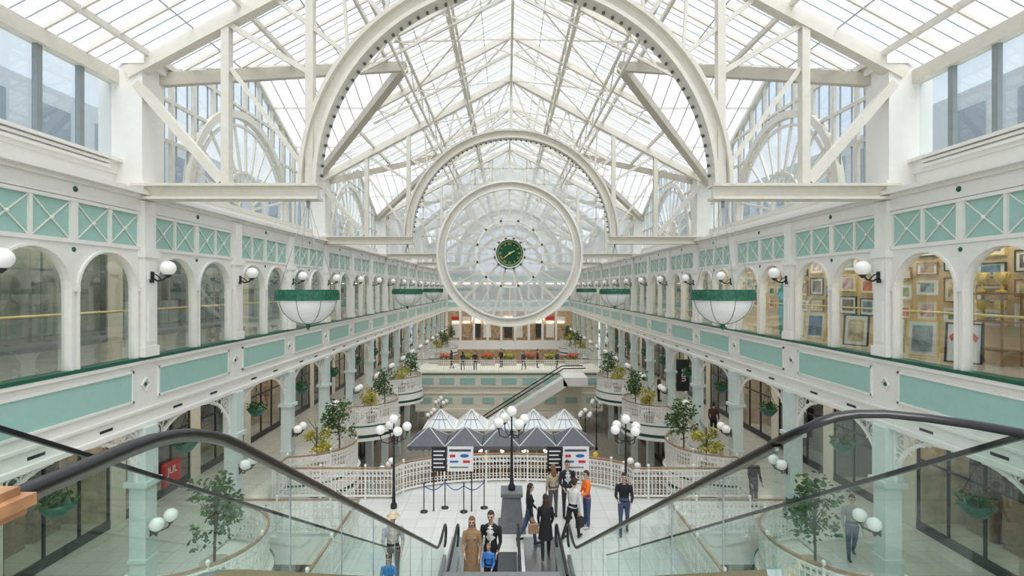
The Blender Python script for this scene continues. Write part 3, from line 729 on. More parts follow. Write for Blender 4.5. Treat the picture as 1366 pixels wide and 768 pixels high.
for (ya, yb) in ((0,P),(P,2*P),(2*P,3*P)):
    b.beam((0.1,ya,RZ-0.35),(XI,yb,DZ-0.35),0.05,0.05); b.beam((0.1,yb,RZ-0.35),(XI,ya,DZ-0.35),0.05,0.05)
me_wb = b.mesh('wind_brace', [STEEL])
for k in range(0, 6):
    y = 11.8*k
    ob('lattice_girder', lr, None, (0,y,0), label='cream lattice girder along the roof ridge', cat='girder', group='lattice girders')
    for s in SX:
        if k:
            ob('valley_beam', me_v1, None, (0,y,0), sc=(s,1,1), label='thick taupe diagonal valley beam', cat='beam', group='valley beams')
            ob('valley_beam', me_v2, None, (0,y,0), sc=(s,1,1), label='thick taupe diagonal valley beam', cat='beam', group='valley beams')
            ob('gable_ridge_beam', me_dr, None, (0,y,0), sc=(s,1,1), label='cream beam under side gable ridge', cat='beam', group='gable ridge beams')
        else: ob('eaves_beam', me_ev, None, (0,y,0), sc=(s,1,1), label='cream steel beam along the roof eaves', cat='beam')
        for me in (SR if k else SR0): ob('secondary_rafter', me, None, (0,y,0), sc=(s,1,1), label='cream latticed secondary rafter', cat='rafter', group='secondary rafters')
        ob('lattice_girder', ls, None, (0,y,0), sc=(s,1,1), label='cream lattice girder between trusses', cat='girder', group='lattice girders')
        ob('lattice_girder', ls2, None, (0,y,0), sc=(s,1,1), label='cream lattice girder between trusses', cat='girder', group='lattice girders')
        ob('wind_bracing', me_wb, None, (0,y,0), sc=(s,1,1), label='crossed thin steel braces under roof glass', cat='bracing', group='wind bracing')

def rake(y): return EZ+(DZ-EZ)*(1-abs(y-Ym)/Ym)
b = MB(); b.poly([(0,0,9.9),(0,11.8,9.9),(0,11.8,EZ),(0,Ym,DZ),(0,0,EZ)]); me_sg = b.mesh('gable_glass', [SGLASS])
b = MB(); b.poly([(0,0,9.9),(0,11.8,9.9),(0,11.8,EZ),(0,0,EZ)]); me_sg0 = b.mesh('clerestory_glass', [SGLASS])
b = MB(); FR = 3.2; FZ = 9.95
for i in range(0, 13):
    y = 11.8*i/12; dy = y-Ym
    zlow = 9.9 if abs(dy) >= FR else FZ+sqrt(max(0, FR*FR-dy*dy))
    b.beam((0,y,zlow), (0,y,rake(y)), 0.09, 0.11)
for i in range(24):
    y = 11.8*(i+0.5)/24; dy = y-Ym
    zlow = 9.9 if abs(dy) >= FR else FZ+sqrt(max(0, FR*FR-dy*dy))
    b.beam((0.03,y,zlow), (0.03,y,rake(y)), 0.035, 0.035, 1)
for z in (11.2, EZ, 13.4):
    x_ = sqrt(max(0, FR*FR-(z-FZ)**2)) if z < 13.1 else 0
    lim = Ym if z <= EZ else Ym*(DZ-z)/(DZ-EZ)
    b.beam((0,Ym-lim,z),(0,Ym-x_,z),0.09,0.09); b.beam((0,Ym+x_,z),(0,Ym+lim,z),0.09,0.09)
b.beam((0,0,EZ),(0,Ym,DZ),0.2,0.2); b.beam((0,11.8,EZ),(0,Ym,DZ),0.2,0.2); b.box(-0.1,0.1,0,11.8,9.85,10.0)
b.rect(arcyz(Ym, FZ, FR, 0, pi, 40), 0.24, 0.2, up=(1,0,0)); b.rect(arcyz(Ym, FZ, FR-0.35, 0, pi, 40), 0.08, 0.08, up=(1,0,0))
b.rect(arcyz(Ym, FZ, 1.3, 0, pi, 24), 0.09, 0.09, up=(1,0,0)); b.rect(arcyz(Ym, FZ, 0.5, 0, pi, 16), 0.09, 0.09, up=(1,0,0))
for i in range(1, 12):
    a = pi*i/12; b.beam((0,Ym+0.5*cos(a),FZ+0.5*sin(a)), (0,Ym+FR*cos(a),FZ+FR*sin(a)), 0.07, 0.07)
me_fan = b.mesh('fan_window_frame', [STEEL, GREYB])
b = MB()
for i in range(0, 13):
    y = 11.8*i/12; b.beam((0,y,10.2),(0,y,EZ),0.10,0.12,1)
for i in range(2): b.box(-0.2,0.05,0,11.4,9.98+i*0.1,10.04+i*0.1)
b.box(-0.12,0.1,0,11.8,9.9,10.17); b.box(-0.24,0.1,0,11.8,10.17,10.24)
me_plain = b.mesh('clerestory_frame', [WHITE, GALU])
for s in SX:
    for k in range(6):
        st('window', me_sg if k else me_sg0, (s*9.25, 11.8*k, 0), label='clerestory glazing of side gable' if k else 'tall clerestory window panes', cat='window')
        st('trim', me_fan if k else me_plain, (s*9.22, 11.8*k, 0), (s,1,1), 'cream fan shaped window frame in side gable' if k else 'clerestory frame above louvred band', 'window frame')
b = MB(); b.box(0,0.3,0,70,-2.5,19)
for i in range(23):
    for j in range(5): b.box(-0.05,0,i*3+0.6,i*3+2.2,6+j*2.6,7.8+j*2.6,1)
me_nb = b.mesh('outer_building', [mat('outside_render_grey',(0.60,0.63,0.66),0.8), mat('outside_window',(0.24,0.30,0.36),0.3)])
for s in SX: st('wall_outside', me_nb, (s*20,0,-3), (s,1,1), 'pale grey neighbouring building seen through clerestory glass', 'building')

# ------------------------------------------------------------------ end wall
YW2 = YEND+0.2
b = MB(); b.poly([(-XE,0,9.5),(XE,0,9.5),(XE,0,EZ),(0,0,RZ),(-XE,0,EZ)]); st('window', b.mesh('end_glass', [SGLASS]), (0,YW2,0), label='glazed end gable', cat='window')
b = MB()
for i in range(-9, 10): b.beam((i*1.0,0,9.5),(i*1.0,0,roofz(i)),0.1,0.1)
for z in (10.7, 12.0, 13.3, 14.6, 15.9):
    x = min(XE,(RZ-z)/SL); b.beam((-x,0,z),(x,0,z),0.1,0.1)
st('trim', b.mesh('end_mullions', [STEEL]), (0,YW2-0.1,0), label='white mullions of end gable', cat='window frame')
b = MB(); b.box(-13,13,0,0.3,8.2,9.5); b.box(-13,13,-0.0,0.3,4.1,5.65)
for i in range(-4, 5): b.box(i*1.9-0.75,i*1.9+0.75,-0.03,0,4.75,5.35,1); b.box(i*1.9-0.8,i*1.9+0.8,-0.03,0,8.35,9.0,1); b.box(i*1.9-1.1,i*1.9-0.8,-0.1,0.2,5.65,8.2); b.box(i*1.9-1.1,i*1.9-0.8,-0.1,0.2,0,4.1)
b.box(-13,13,0,0.3,-1.2,0)
b.box(-13,13,2.5,2.7,-5.5,5.65,4); b.box(-13,13,2.5,2.7,5.65,9.5,5)
for i in range(-5,6): b.box(i*1.5-0.6,i*1.5+0.6,2.3,2.4,2.7,3.2,[3,6,0][i % 3]); b.box(i*1.5-0.55,i*1.5+0.55,2.3,2.45,0.2,2.2,[2,0,4][i % 3]); b.box(i*1.5-0.5,i*1.5+0.5,2.2,2.3,2.35,2.5,3); b.box(i*1.5-0.5,i*1.5+0.5,2.3,2.4,7.9,8.0,3)
st('wall_end', b.mesh('end_wall', [WHITE, TEAL, DARKI, LAMP, WARMI, GREYI, RED]), (0,YW2,0), label='white end wall with teal panels and lit shops', cat='wall')

# ------------------------------------------------------------------ bridge with railing
b = MB(); b.box(-8.15,8.15,0,5,-0.3,0); b.box(-8.15,8.15,-0.1,0.2,-1.3,0.02); b.box(-8.15,8.15,0.0,5.0,-3.4,-1.2)
b.box(-8.15,8.15,-0.15,0,-0.2,-0.1,2)
for i in range(-4,5):
    b.box(i*1.8-0.65,i*1.8+0.65,-0.13,-0.1,-1.05,-0.5,1); b.box(i*1.8-0.5,i*1.8+0.5,-0.04,0.0,-2.7,-2.2,1)
b.box(-8.15,8.15,-0.06,0,-1.9,-1.8); b.box(-8.15,8.15,-0.08,0,-3.4,-3.2)
st('floor', b.mesh('bridge', [CREAM, TEAL, GREEN]), (0,44.5,0), label='cream bridge with teal panels across the atrium', cat='bridge')
railing([(-8.1,44.55),(8.1,44.55)], 0, 'white ornate railing on far bridge', dens=0.2, rings=False)
me_fl = [leaves(200,0.6,0.22,0.16,FLOW,21,'flowers'), leaves(200,0.6,0.22,0.16,LEAFY,22,'flowers')]; me_fg = leaves(150,0.62,0.2,0.16,LEAF,23,'leaves')
b = MB(); b.box(-0.7,0.7,-0.22,0.22,0,0.55); b.box(-0.74,0.74,-0.25,0.25,0.5,0.58); me_tr = b.mesh('trough',[TERRA])
for i, x in enumerate((-6.0,-4.0,-2.0,0,2.0,4.0,6.0)):
    t = thing('flower_planter','rectangular planter of bright flowers on far bridge','planter',(x,48.4,0),group='bridge flower planters')
    ob('trough',me_tr,t); ob('flowers',me_fl[i % 2],t,(0,0,0.95)); ob('leaves',me_fg,t,(0,0,0.75))
t = thing('escalator', 'distant pale diagonal escalator rising to the bridge', 'escalator', (0,42.3,0))
b = MB(); b.beam((-3.2,0,-5.2),(4.6,0,-0.35),1.4,0.7); b.box(4.4,6.4,-0.7,2.1,-0.7,0); ob('truss_casing', b.mesh('truss_casing', [WHITE]), t)
for d in (-0.7,0.7):
    b = MB(); b.beam((-3.5,d,-4.3),(4.4,d,0.75),0.09,0.08); b.beam((4.4,d,0.75),(6.2,d,0.78),0.09,0.08); ob('handrail', b.mesh('handrail', [RUBBER]), t)
    b = MB(); b.poly([(-3.5,d,-5.1),(4.4,d,-0.1),(4.4,d,0.7),(-3.5,d,-4.3)]); ob('glass_panel', b.mesh('glass_panel', [WGLASS]), t)

# ------------------------------------------------------------------ cafe kiosk
b = MB()
for (xa, za, xb, zb_) in ((1,1,-1,1),(-1,1,-1,-1),(-1,-1,1,-1),(1,-1,1,1)):
    b.add([(xa*1.3,za*1.3,0),(xb*1.3,zb_*1.3,0),(0,0,1.0)], [(0,1,2)], 1)
for (a, c) in ((1,1),(-1,1),(-1,-1),(1,-1)): b.beam((a*1.32,c*1.32,0),(0,0,1.03),0.1,0.1)
for a in (-0.65,0,0.65): b.beam((a,-1.32,0.0),(0,0,1.03),0.05,0.05,2)
b.rect([(-0.66,-0.66,0.52),(0.66,-0.66,0.52),(0.66,0.66,0.52),(-0.66,0.66,0.52)],0.05,0.05,2,closed=True)
b.rect([(-1.3,-1.3,0),(1.3,-1.3,0),(1.3,1.3,0),(-1.3,1.3,0)],0.12,0.14,closed=True)
for (a,c) in ((-1.25,-1.25),(1.25,-1.25),(-1.25,1.25),(1.25,1.25)): b.box(a-0.05,a+0.05,c-0.05,c+0.05,-3.65,0)
me_pyr = b.mesh('glass_pyramid_roof', [WHITE, FROST, GREYB])
for i in range(5): ob('glass_pyramid_roof', me_pyr, None, (-4.6+i*2.06,34.2,-1.85), sc=(0.77,0.9,1), label='white framed frosted pyramid roof over cafe', cat='kiosk roof', group='cafe pyramid roofs')
b = MB()
cs = [(-1.09,-1.2),(1.09,-1.2),(1.09,1.2),(-1.09,1.2)]
for i in range(4):
    (xa,ya),(xb,yb) = cs[i],cs[(i+1) % 4]
    m_ = 6
    for j in range(m_):
        u, v = j/m_, (j+1)/m_
        pa = (xa+(xb-xa)*u, ya+(yb-ya)*u); pb = (xa+(xb-xa)*v, ya+(yb-ya)*v)
        b.add([(pa[0],pa[1],-0.85),(pb[0],pb[1],-0.85),(0,0,0)],[(0,1,2)])
        mx_ = ((pa[0]+pb[0])/2,(pa[1]+pb[1])/2)
        b.add([(pa[0],pa[1],-0.85),(pb[0],pb[1],-0.85),(pb[0],pb[1],-1.02),(mx_[0],mx_[1],-1.12),(pa[0],pa[1],-1.02)],[(0,4,3,2,1)])
    b.beam((0,0,0.01),(xa,ya,-0.84),0.045,0.045,1)
me_par = b.mesh('canopy', [GREYF, SIGNW])
b = MB(); b.tube([(0,0,-4.25),(0,0,0.08)],0.03,8); b.lathe([(0,-4.25),(0.3,-4.25),(0.3,-4.15),(0,-4.13)],n=12); me_pp = b.mesh('pole',[WHITE])
p0 = None
for i in range(5):
    loc = (-5.0+i*2.22,31.6,-1.25)
    if p0 is None:
        p0 = thing('parasol', 'dark grey square canvas parasol with scalloped edge', 'parasol', loc, group='cafe parasols'); ob('canopy', me_par, p0); ob('pole', me_pp, p0)
    else: dup(p0, loc)
t = thing('cafe_counter', 'dark wooden cafe counter with lit display under canopies', 'counter', (-0.5,33.0,-5.5))
b = MB(); b.box(-5,5,0.5,1.3,0,1.1); b.box(-5,5,0.4,1.4,1.1,1.16); ob('counter', b.mesh('counter',[WOOD]), t)
b = MB(); b.box(-5,5,3.0,3.1,0,3.0); ob('back_panel', b.mesh('back_panel',[WARMI]), t)
b = MB(); b.box(-1.6,1.4,-2.95,-2.88,2.45,2.85); ob('fascia_board', b.mesh('fascia_board',[BLACK]), t)
for i in range(7):
    b = MB(); b.sphere((0,0,0),0.13,10,6); b.tube([(0,0,0),(0,0,0.4)],0.01,4); ob('pendant_lamp', b.mesh('pendant_lamp',[LAMP]), t, (-4.2+i*1.4,0.1,2.3))
ob('lettering', text_mesh('LE CENTRE-VILLE', 0.31, SIGNW), t, (-0.1,-2.97,2.65), (pi/2,0,0))
b = MB(); b.lathe([(0,0.72),(0.4,0.72),(0.4,0.75),(0,0.75)],n=14); me_tt = b.mesh('table_top',[WOOD])
b = MB(); b.lathe([(0,0),(0.25,0),(0.03,0.05),(0.03,0.72)],n=10); me_tl = b.mesh('pedestal',[BLACK])
b = MB(); b.box(-0.2,0.2,-0.2,0.2,0.43,0.47); b.box(-0.2,0.2,0.17,0.21,0.6,0.9); me_cs = b.mesh('seat',[WOOD])
b = MB()
for (a,c) in ((-1,-1),(1,-1),(-1,1),(1,1)): b.box(a*0.18-0.015,a*0.18+0.015,c*0.18-0.015,c*0.18+0.015,0,0.43 if c < 0 else 0.9)
me_cl = b.mesh('legs',[BLACK])
for i in range(5):
    x = -5.3+i*2.55+0.9; t = thing('cafe_table','round wooden cafe table','table',(x,29.0,-5.5),group='cafe tables'); ob('table_top',me_tt,t); ob('pedestal',me_tl,t)
    for d in (-0.7,0.7):
        t = thing('cafe_chair','wooden cafe chair at round table','chair',(x+d,29.0,-5.5),rz=-pi/2 if d > 0 else pi/2,group='cafe chairs'); ob('seat',me_cs,t); ob('legs',me_cl,t)
for i,(x,y,z,m) in enumerate([(-1.7,29.4,-2.3,RED),(-1.4,29.5,-2.6,YEL),(4.9,29.4,-2.3,YEL),(5.2,29.5,-2.6,RED)]):
    t = thing('balloon','glossy party balloon on string by cafe','balloon',(x,y,-5.5),group='balloons')
    b = MB(); b.sphere((0,0,z+5.5),0.17,12,8,sc=(1,1,1.2)); ob('balloon_skin',b.mesh('balloon_skin',[m]),t); b = MB(); b.tube([(0,0,0),(0,0,z+5.3)],0.006,4); ob('string',b.mesh('string',[SIGNW]),t)

# ------------------------------------------------------------------ wheel and clock
def ringmesh(rin, rout, dep, m, n=96):
    b = MB(); vs = []; fs = []
    for i in range(n):
        a = 2*pi*i/n
        for (r, y) in ((rin,-dep/2),(rout,-dep/2),(rout,dep/2),(rin,dep/2)): vs.append((r*cos(a), y, r*sin(a)))
    for i in range(n):
        j = (i+1) % n
        for q in range(4): fs.append((i*4+q, i*4+(q+1) % 4, j*4+(q+1) % 4, j*4+q))
    b.add(vs, fs); return b.mesh('ring', [m])
YW = 34.95
t = thing('spoked_wheel_frame', 'huge white steel wheel with radiating spokes around the clock', 'wheel frame', (0,YW,CZ))
ob('outer_rim', ringmesh(4.84,4.99,0.4,WHEELW), t); ob('inner_rim', ringmesh(4.36,4.46,0.3,WHEELW), t); ob('rim_web', ringmesh(4.46,4.84,0.04,STEEL), t)
ob('middle_ring', ringmesh(2.22,2.34,0.16,WHEELW), t); ob('hub_ring', ringmesh(0.98,1.10,0.16,WHEELW), t)
for i in range(12):
    a = 2*pi*i/12+pi/12; b = MB(); b.beam((1.0*cos(a),0,1.0*sin(a)),(4.4*cos(a),0,4.4*sin(a)),0.16,0.16,up=(0,1,0)); ob('spoke', b.mesh('spoke',[STEEL]), t)
for i in range(12):
    a = 2*pi*i/12; b = MB(); b.beam((2.3*cos(a),0,2.3*sin(a)),(4.4*cos(a),0,4.4*sin(a)),0.09,0.08,up=(0,1,0)); ob('thin_spoke', b.mesh('thin_spoke',[STEEL]), t)
t = thing('clock', 'round dark green clock with gold numerals and gold hands', 'clock', (0,YW-0.3,CZ))
b = MB(); n = 48
b.poly([(0.8*cos(2*pi*i/n),0,0.8*sin(2*pi*i/n)) for i in range(n)]); b.poly([(0.8*cos(2*pi*i/n),0.2,0.8*sin(2*pi*i/n)) for i in range(n)][::-1])
ob('face', b.mesh('face',[mat('clock_face_green',(0.012,0.09,0.045),0.7,spec=0.2)]), t)
ob('rim', ringmesh(0.82,0.92,0.26,GREEN,48), t); ob('gold_ring', ringmesh(0.78,0.82,0.03,GOLD,48), t)
for i in range(12):
    a = pi/2-2*pi*(i+1)/12; s_ = ['I','II','III','IV','V','VI','VII','VIII','IX','X','XI','XII'][i]
    ob('numeral', text_mesh(s_, 0.21, GOLD, 0.015), t, (0.63*cos(a),-0.02,0.63*sin(a))).rotation_euler = (Matrix.Rotation(-(a-pi/2),3,'Y') @ Matrix.Rotation(pi/2,3,'X')).to_euler()
b = MB(); b.poly([(0.09*cos(2*pi*i/16),-0.07,0.09*sin(2*pi*i/16)) for i in range(16)]); ob('hub', b.mesh('hub',[GOLD]), t)
for (a, l, w_) in ((radians(90-65),0.36,0.075),(radians(90-230),0.56,0.055)):
    b = MB(); b.beam((0,-0.05,0),(l*cos(a),-0.05,l*sin(a)),w_,0.02,up=(0,1,0)); ob('hand', b.mesh('hand',[GOLD]), t)

# ------------------------------------------------------------------ hanging bowls
b = MB(); R_ = 0.66; b.lathe([(R_*sin(a),-R_*0.95*(cos(a))) for a in [pi/2*i/10 for i in range(11)]], n=28); b.lathe([(R_,0),(R_*0.9,0.0),(R_*0.5,-0.1),(0,-0.1)],n=28)
me_bw = b.mesh('bowl',[BOWL])
b = MB()
for (r, z0, z1) in ((0.70,-0.08,0.03),(0.67,0.12,0.16)): b.lathe([(r-0.03,z0),(r,z0),(r,z1),(r-0.03,z1),(r-0.03,z0)],n=28,sm=False)
for i in range(28):
    a = 2*pi*i/28; a2 = 2*pi*(i+1)/28; b.beam((0.68*cos(a),0.68*sin(a),0.02),(0.66*cos(a2),0.66*sin(a2),0.13),0.045,0.045); b.beam((0.68*cos(a2),0.68*sin(a2),0.02),(0.66*cos(a),0.66*sin(a),0.13),0.045,0.045)
for i in range(8):
    a = 2*pi*i/8; b.tube([(R_*1.01*sin(t_)*cos(a),R_*1.01*sin(t_)*sin(a),-R_*0.96*cos(t_)) for t_ in [pi/2*j/8 for j in range(9)]],0.006,5)
me_bf = b.mesh('green_rim_frame',[mat('mid_green_paint',(0.015,0.12,0.065),0.5,var=0.5,scale=18)])
b = MB(); b.lathe([(0,-0.78),(0.03,-0.74),(0.06,-0.69),(0.05,-0.65),(0.09,-0.61)],n=10); me_fin = b.mesh('finial',[GREEN])
b = MB()
for i in range(4):
    a = 2*pi*i/4+pi/4; b.tube([(0.66*cos(a),0.66*sin(a),0.15),(0.05*cos(a),0.05*sin(a),2.05)],0.006,4)
b.tube([(0,0,2.05),(0,0,2.2)],0.04,8)
me_wr = b.mesh('suspension_wires',[WIREM])
h0 = None
for k in (1,2,3,4,5):
    for s in SX:
        loc = (s*(4.78 if k != 3 else 5.3),11.8*k,7.1)
        if h0 is None:
            h0 = thing('hanging_bowl_light','large white bowl light with green metal rim hung on wires','hanging lamp',loc,group='hanging bowl lights')
            ob('bowl',me_bw,h0); ob('rim_frame',me_bf,h0); ob('finial',me_fin,h0); ob('wires',me_wr,h0)
        else: dup(h0, loc)

# ------------------------------------------------------------------ picture gallery on right upper level
sbox('wall_gallery', 10.75, 10.9, 9.4, 26, 5.65, 9.05, GALLW, 'warm wood coloured wall of picture gallery','wall')
arts = [mat('art_%d' % i, c, 0.6, var=0.6, scale=4) for i, c in enumerate([(0.35,0.25,0.15),(0.1,0.2,0.35),(0.5,0.12,0.08),(0.2,0.3,0.15),(0.6,0.5,0.3),(0.15,0.12,0.12),(0.55,0.4,0.45),(0.25,0.35,0.4)])]
frm = [WOOD, BLACK, GOLD, SIGNW]
rnd = random.Random(11)
y = 9.6; idx = 0
while y < 24.5:
    wd = rnd.uniform(0.45,0.85); z = 6.45
    while z < 8.3:
        hh = rnd.uniform(0.35,0.65)
        t = thing('framed_picture','framed picture hung on warm gallery wall','picture',(10.72,y+wd/2,z+hh/2),group='gallery pictures')
        b = MB(); w2, h2 = wd/2-0.04, hh/2-0.03
        b.rect([(0,-w2,-h2),(0,w2,-h2),(0,w2,h2),(0,-w2,h2)],0.04,0.05,closed=True,up=(1,0,0)); ob('frame',b.mesh('frame',[frm[idx % 4]]),t)
        b = MB(); b.box(-0.005,0.02,-w2,w2,-h2,h2); ob('mount',b.mesh('mount',[SIGNW]),t)
        b = MB(); b.box(-0.012,-0.005,-w2*0.68,w2*0.68,-h2*0.66,h2*0.66); ob('artwork',b.mesh('artwork',[arts[idx % 8]]),t)
        z += hh+0.12; idx += 1
    y += wd+0.14
for i,(y,m) in enumerate([(11.0,RED),(12.1,arts[7]),(13.1,arts[5]),(14.4,arts[4]),(16.3,arts[1]),(17.4,arts[6])]):
    t = thing('leaning_picture','large framed picture leaning on gallery floor' if i else 'framed red sports shirt leaning by the glass','picture',(9.6,y,5.67),rz=radians(35),sc=(1,0.9,0.9),group='leaning pictures')
    b = MB(); b.rect([(0,-0.33,0.03),(0,0.33,0.03),(0.12,0.33,0.95),(0.12,-0.33,0.95)],0.05,0.06,closed=True,up=(1,0,0)); ob('frame',b.mesh('frame',[frm[(i+1) % 3]]),t)
    b = MB(); b.poly([(0,-0.31,0.05),(0,0.31,0.05),(0.115,0.31,0.93),(0.115,-0.31,0.93)]); ob('mount',b.mesh('mount',[SIGNW]),t)
    b = MB()
    if i == 0: b.poly([(-0.015,-0.15,0.2),(-0.015,0.15,0.2),(0.04,0.15,0.6),(0.035,0.23,0.52),(0.055,0.27,0.64),(0.075,0.13,0.8),(0.065,0,0.76),(0.075,-0.13,0.8),(0.055,-0.27,0.64),(0.035,-0.23,0.52),(0.04,-0.15,0.6)])
    else: b.poly([(-0.01,-0.22,0.15),(-0.01,0.22,0.15),(0.09,0.22,0.83),(0.09,-0.22,0.83)])
    ob('artwork',b.mesh('artwork',[m]),t)
t = thing('display_shelf','slim wooden display shelf in picture gallery','shelf',(10.35,11.0,5.65)); b = MB()
for z in (0.3,0.9,1.5): b.box(-0.2,0.25,-0.3,0.6,z,z+0.04)
for y in (-0.3,0.57): b.box(-0.2,-0.16,y,y+0.03,0,1.54); b.box(0.21,0.25,y,y+0.03,0,1.54)
ob('shelf_frame',b.mesh('shelf_frame',[WOOD]),t)
b = MB(); b.lathe([(0,0),(0.09,0),(0.09,0.05),(0.02,0.08),(0.02,0.2),(0.10,0.27),(0.13,0.45),(0.11,0.45),(0.0,0.28)],n=14)
for d in (-1,1): b.tube([(0,d*0.10,0.28),(0,d*0.19,0.34),(0,d*0.18,0.42),(0,d*0.12,0.42)],0.012,5)
me_cup = b.mesh('cup',[GOLD])
for z in (0.94,1.54):
    for y in (10.92,11.36): ob('trophy', me_cup, None, (10.35,y,5.652+z), label='gold twin-handled trophy cup on gallery shelf', cat='trophy', group='gallery trophies')
t = thing('shop_sign','gallery name lettering above arched window','sign',(10.70,12.6,8.7)); ob('lettering',text_mesh('greengallery',0.32,BLACK),t,(0,0,0),(pi/2,0,-pi/2))
t = thing('shop_sign','vertical black hanging shop sign','sign',(9.3,27.6,2.6)); b = MB(); b.box(-0.34,0.34,0,0.1,-0.85,0.85); ob('panel',b.mesh('panel',[BLACK]),t); ob('lettering',text_mesh('une',0.48,SIGNW),t,(0,-0.01,0)).rotation_euler = (Matrix.Rotation(pi/2,3,'X') @ Matrix.Rotation(pi/2,3,'Z')).to_euler()
t = thing('shop_sign','small red shop window sign with white lettering','sign',(-12.1,18.2,0.75)); b = MB(); b.box(-0.05,0.0,-0.5,0.5,-0.4,0.4); ob('panel',b.mesh('panel',[RED]),t); ob('lettering',text_mesh('JUL',0.36,SIGNW),t,(0.02,0,0.1),(pi/2,0,pi/2))

# ------------------------------------------------------------------ people
SKIN = mat('skin',(0.58,0.37,0.28),0.55,var=0.04)
EYEM = mat('eye',(0.03,0.02,0.02),0.2); LIP = mat('lips',(0.45,0.18,0.16),0.5)
cl = {}
def cloth(c):
    if c not in cl: cl[c] = mat('cloth_%d' % len(cl), c, 0.85, var=0.12, scale=14)
    return cl[c]
def limb(b, p0, p1, r0, r1, m, n=12):
    p0 = Vector(p0); p1 = Vector(p1); d = (p1-p0).normalized(); u = Vector((0,1,0)) if abs(d.y) < 0.9 else Vector((1,0,0))
    a = d.cross(u).normalized(); c = a.cross(d); vs = []; fs = []
    L = 5
    for j in range(L+1):
        t = j/L; r = r0+(r1-r0)*t+0.06*r0*sin(pi*t); p = p0.lerp(p1, t)
        for i in range(n): vs.append(p+a*r*cos(2*pi*i/n)+c*r*sin(2*pi*i/n))
    for j in range(L):
        for i in range(n): q = (i+1) % n; fs.append((j*n+i, j*n+q, (j+1)*n+q, (j+1)*n+i))
    fs.append(tuple(range(n-1,-1,-1))); fs.append(tuple(L*n+i for i in range(n)))
    b.add(vs, fs, m, True); b.sphere(p0, r0, 10, 7, m); b.sphere(p1, r1, 10, 7, m)
def loft(b, rings, m, n=18, cap=True):
    vs = []; fs = []
    for (cx, cy, cz, rx, ry) in rings:
        for i in range(n): a = 2*pi*i/n; vs.append((cx+rx*cos(a), cy+ry*sin(a), cz))
    for j in range(len(rings)-1):
        for i in range(n): q = (i+1) % n; fs.append((j*n+i, j*n+q, (j+1)*n+q, (j+1)*n+i))
    if cap: fs.append(tuple(range(n-1,-1,-1))); fs.append(tuple((len(rings)-1)*n+i for i in range(n)))
    b.add(vs, fs, m, True)
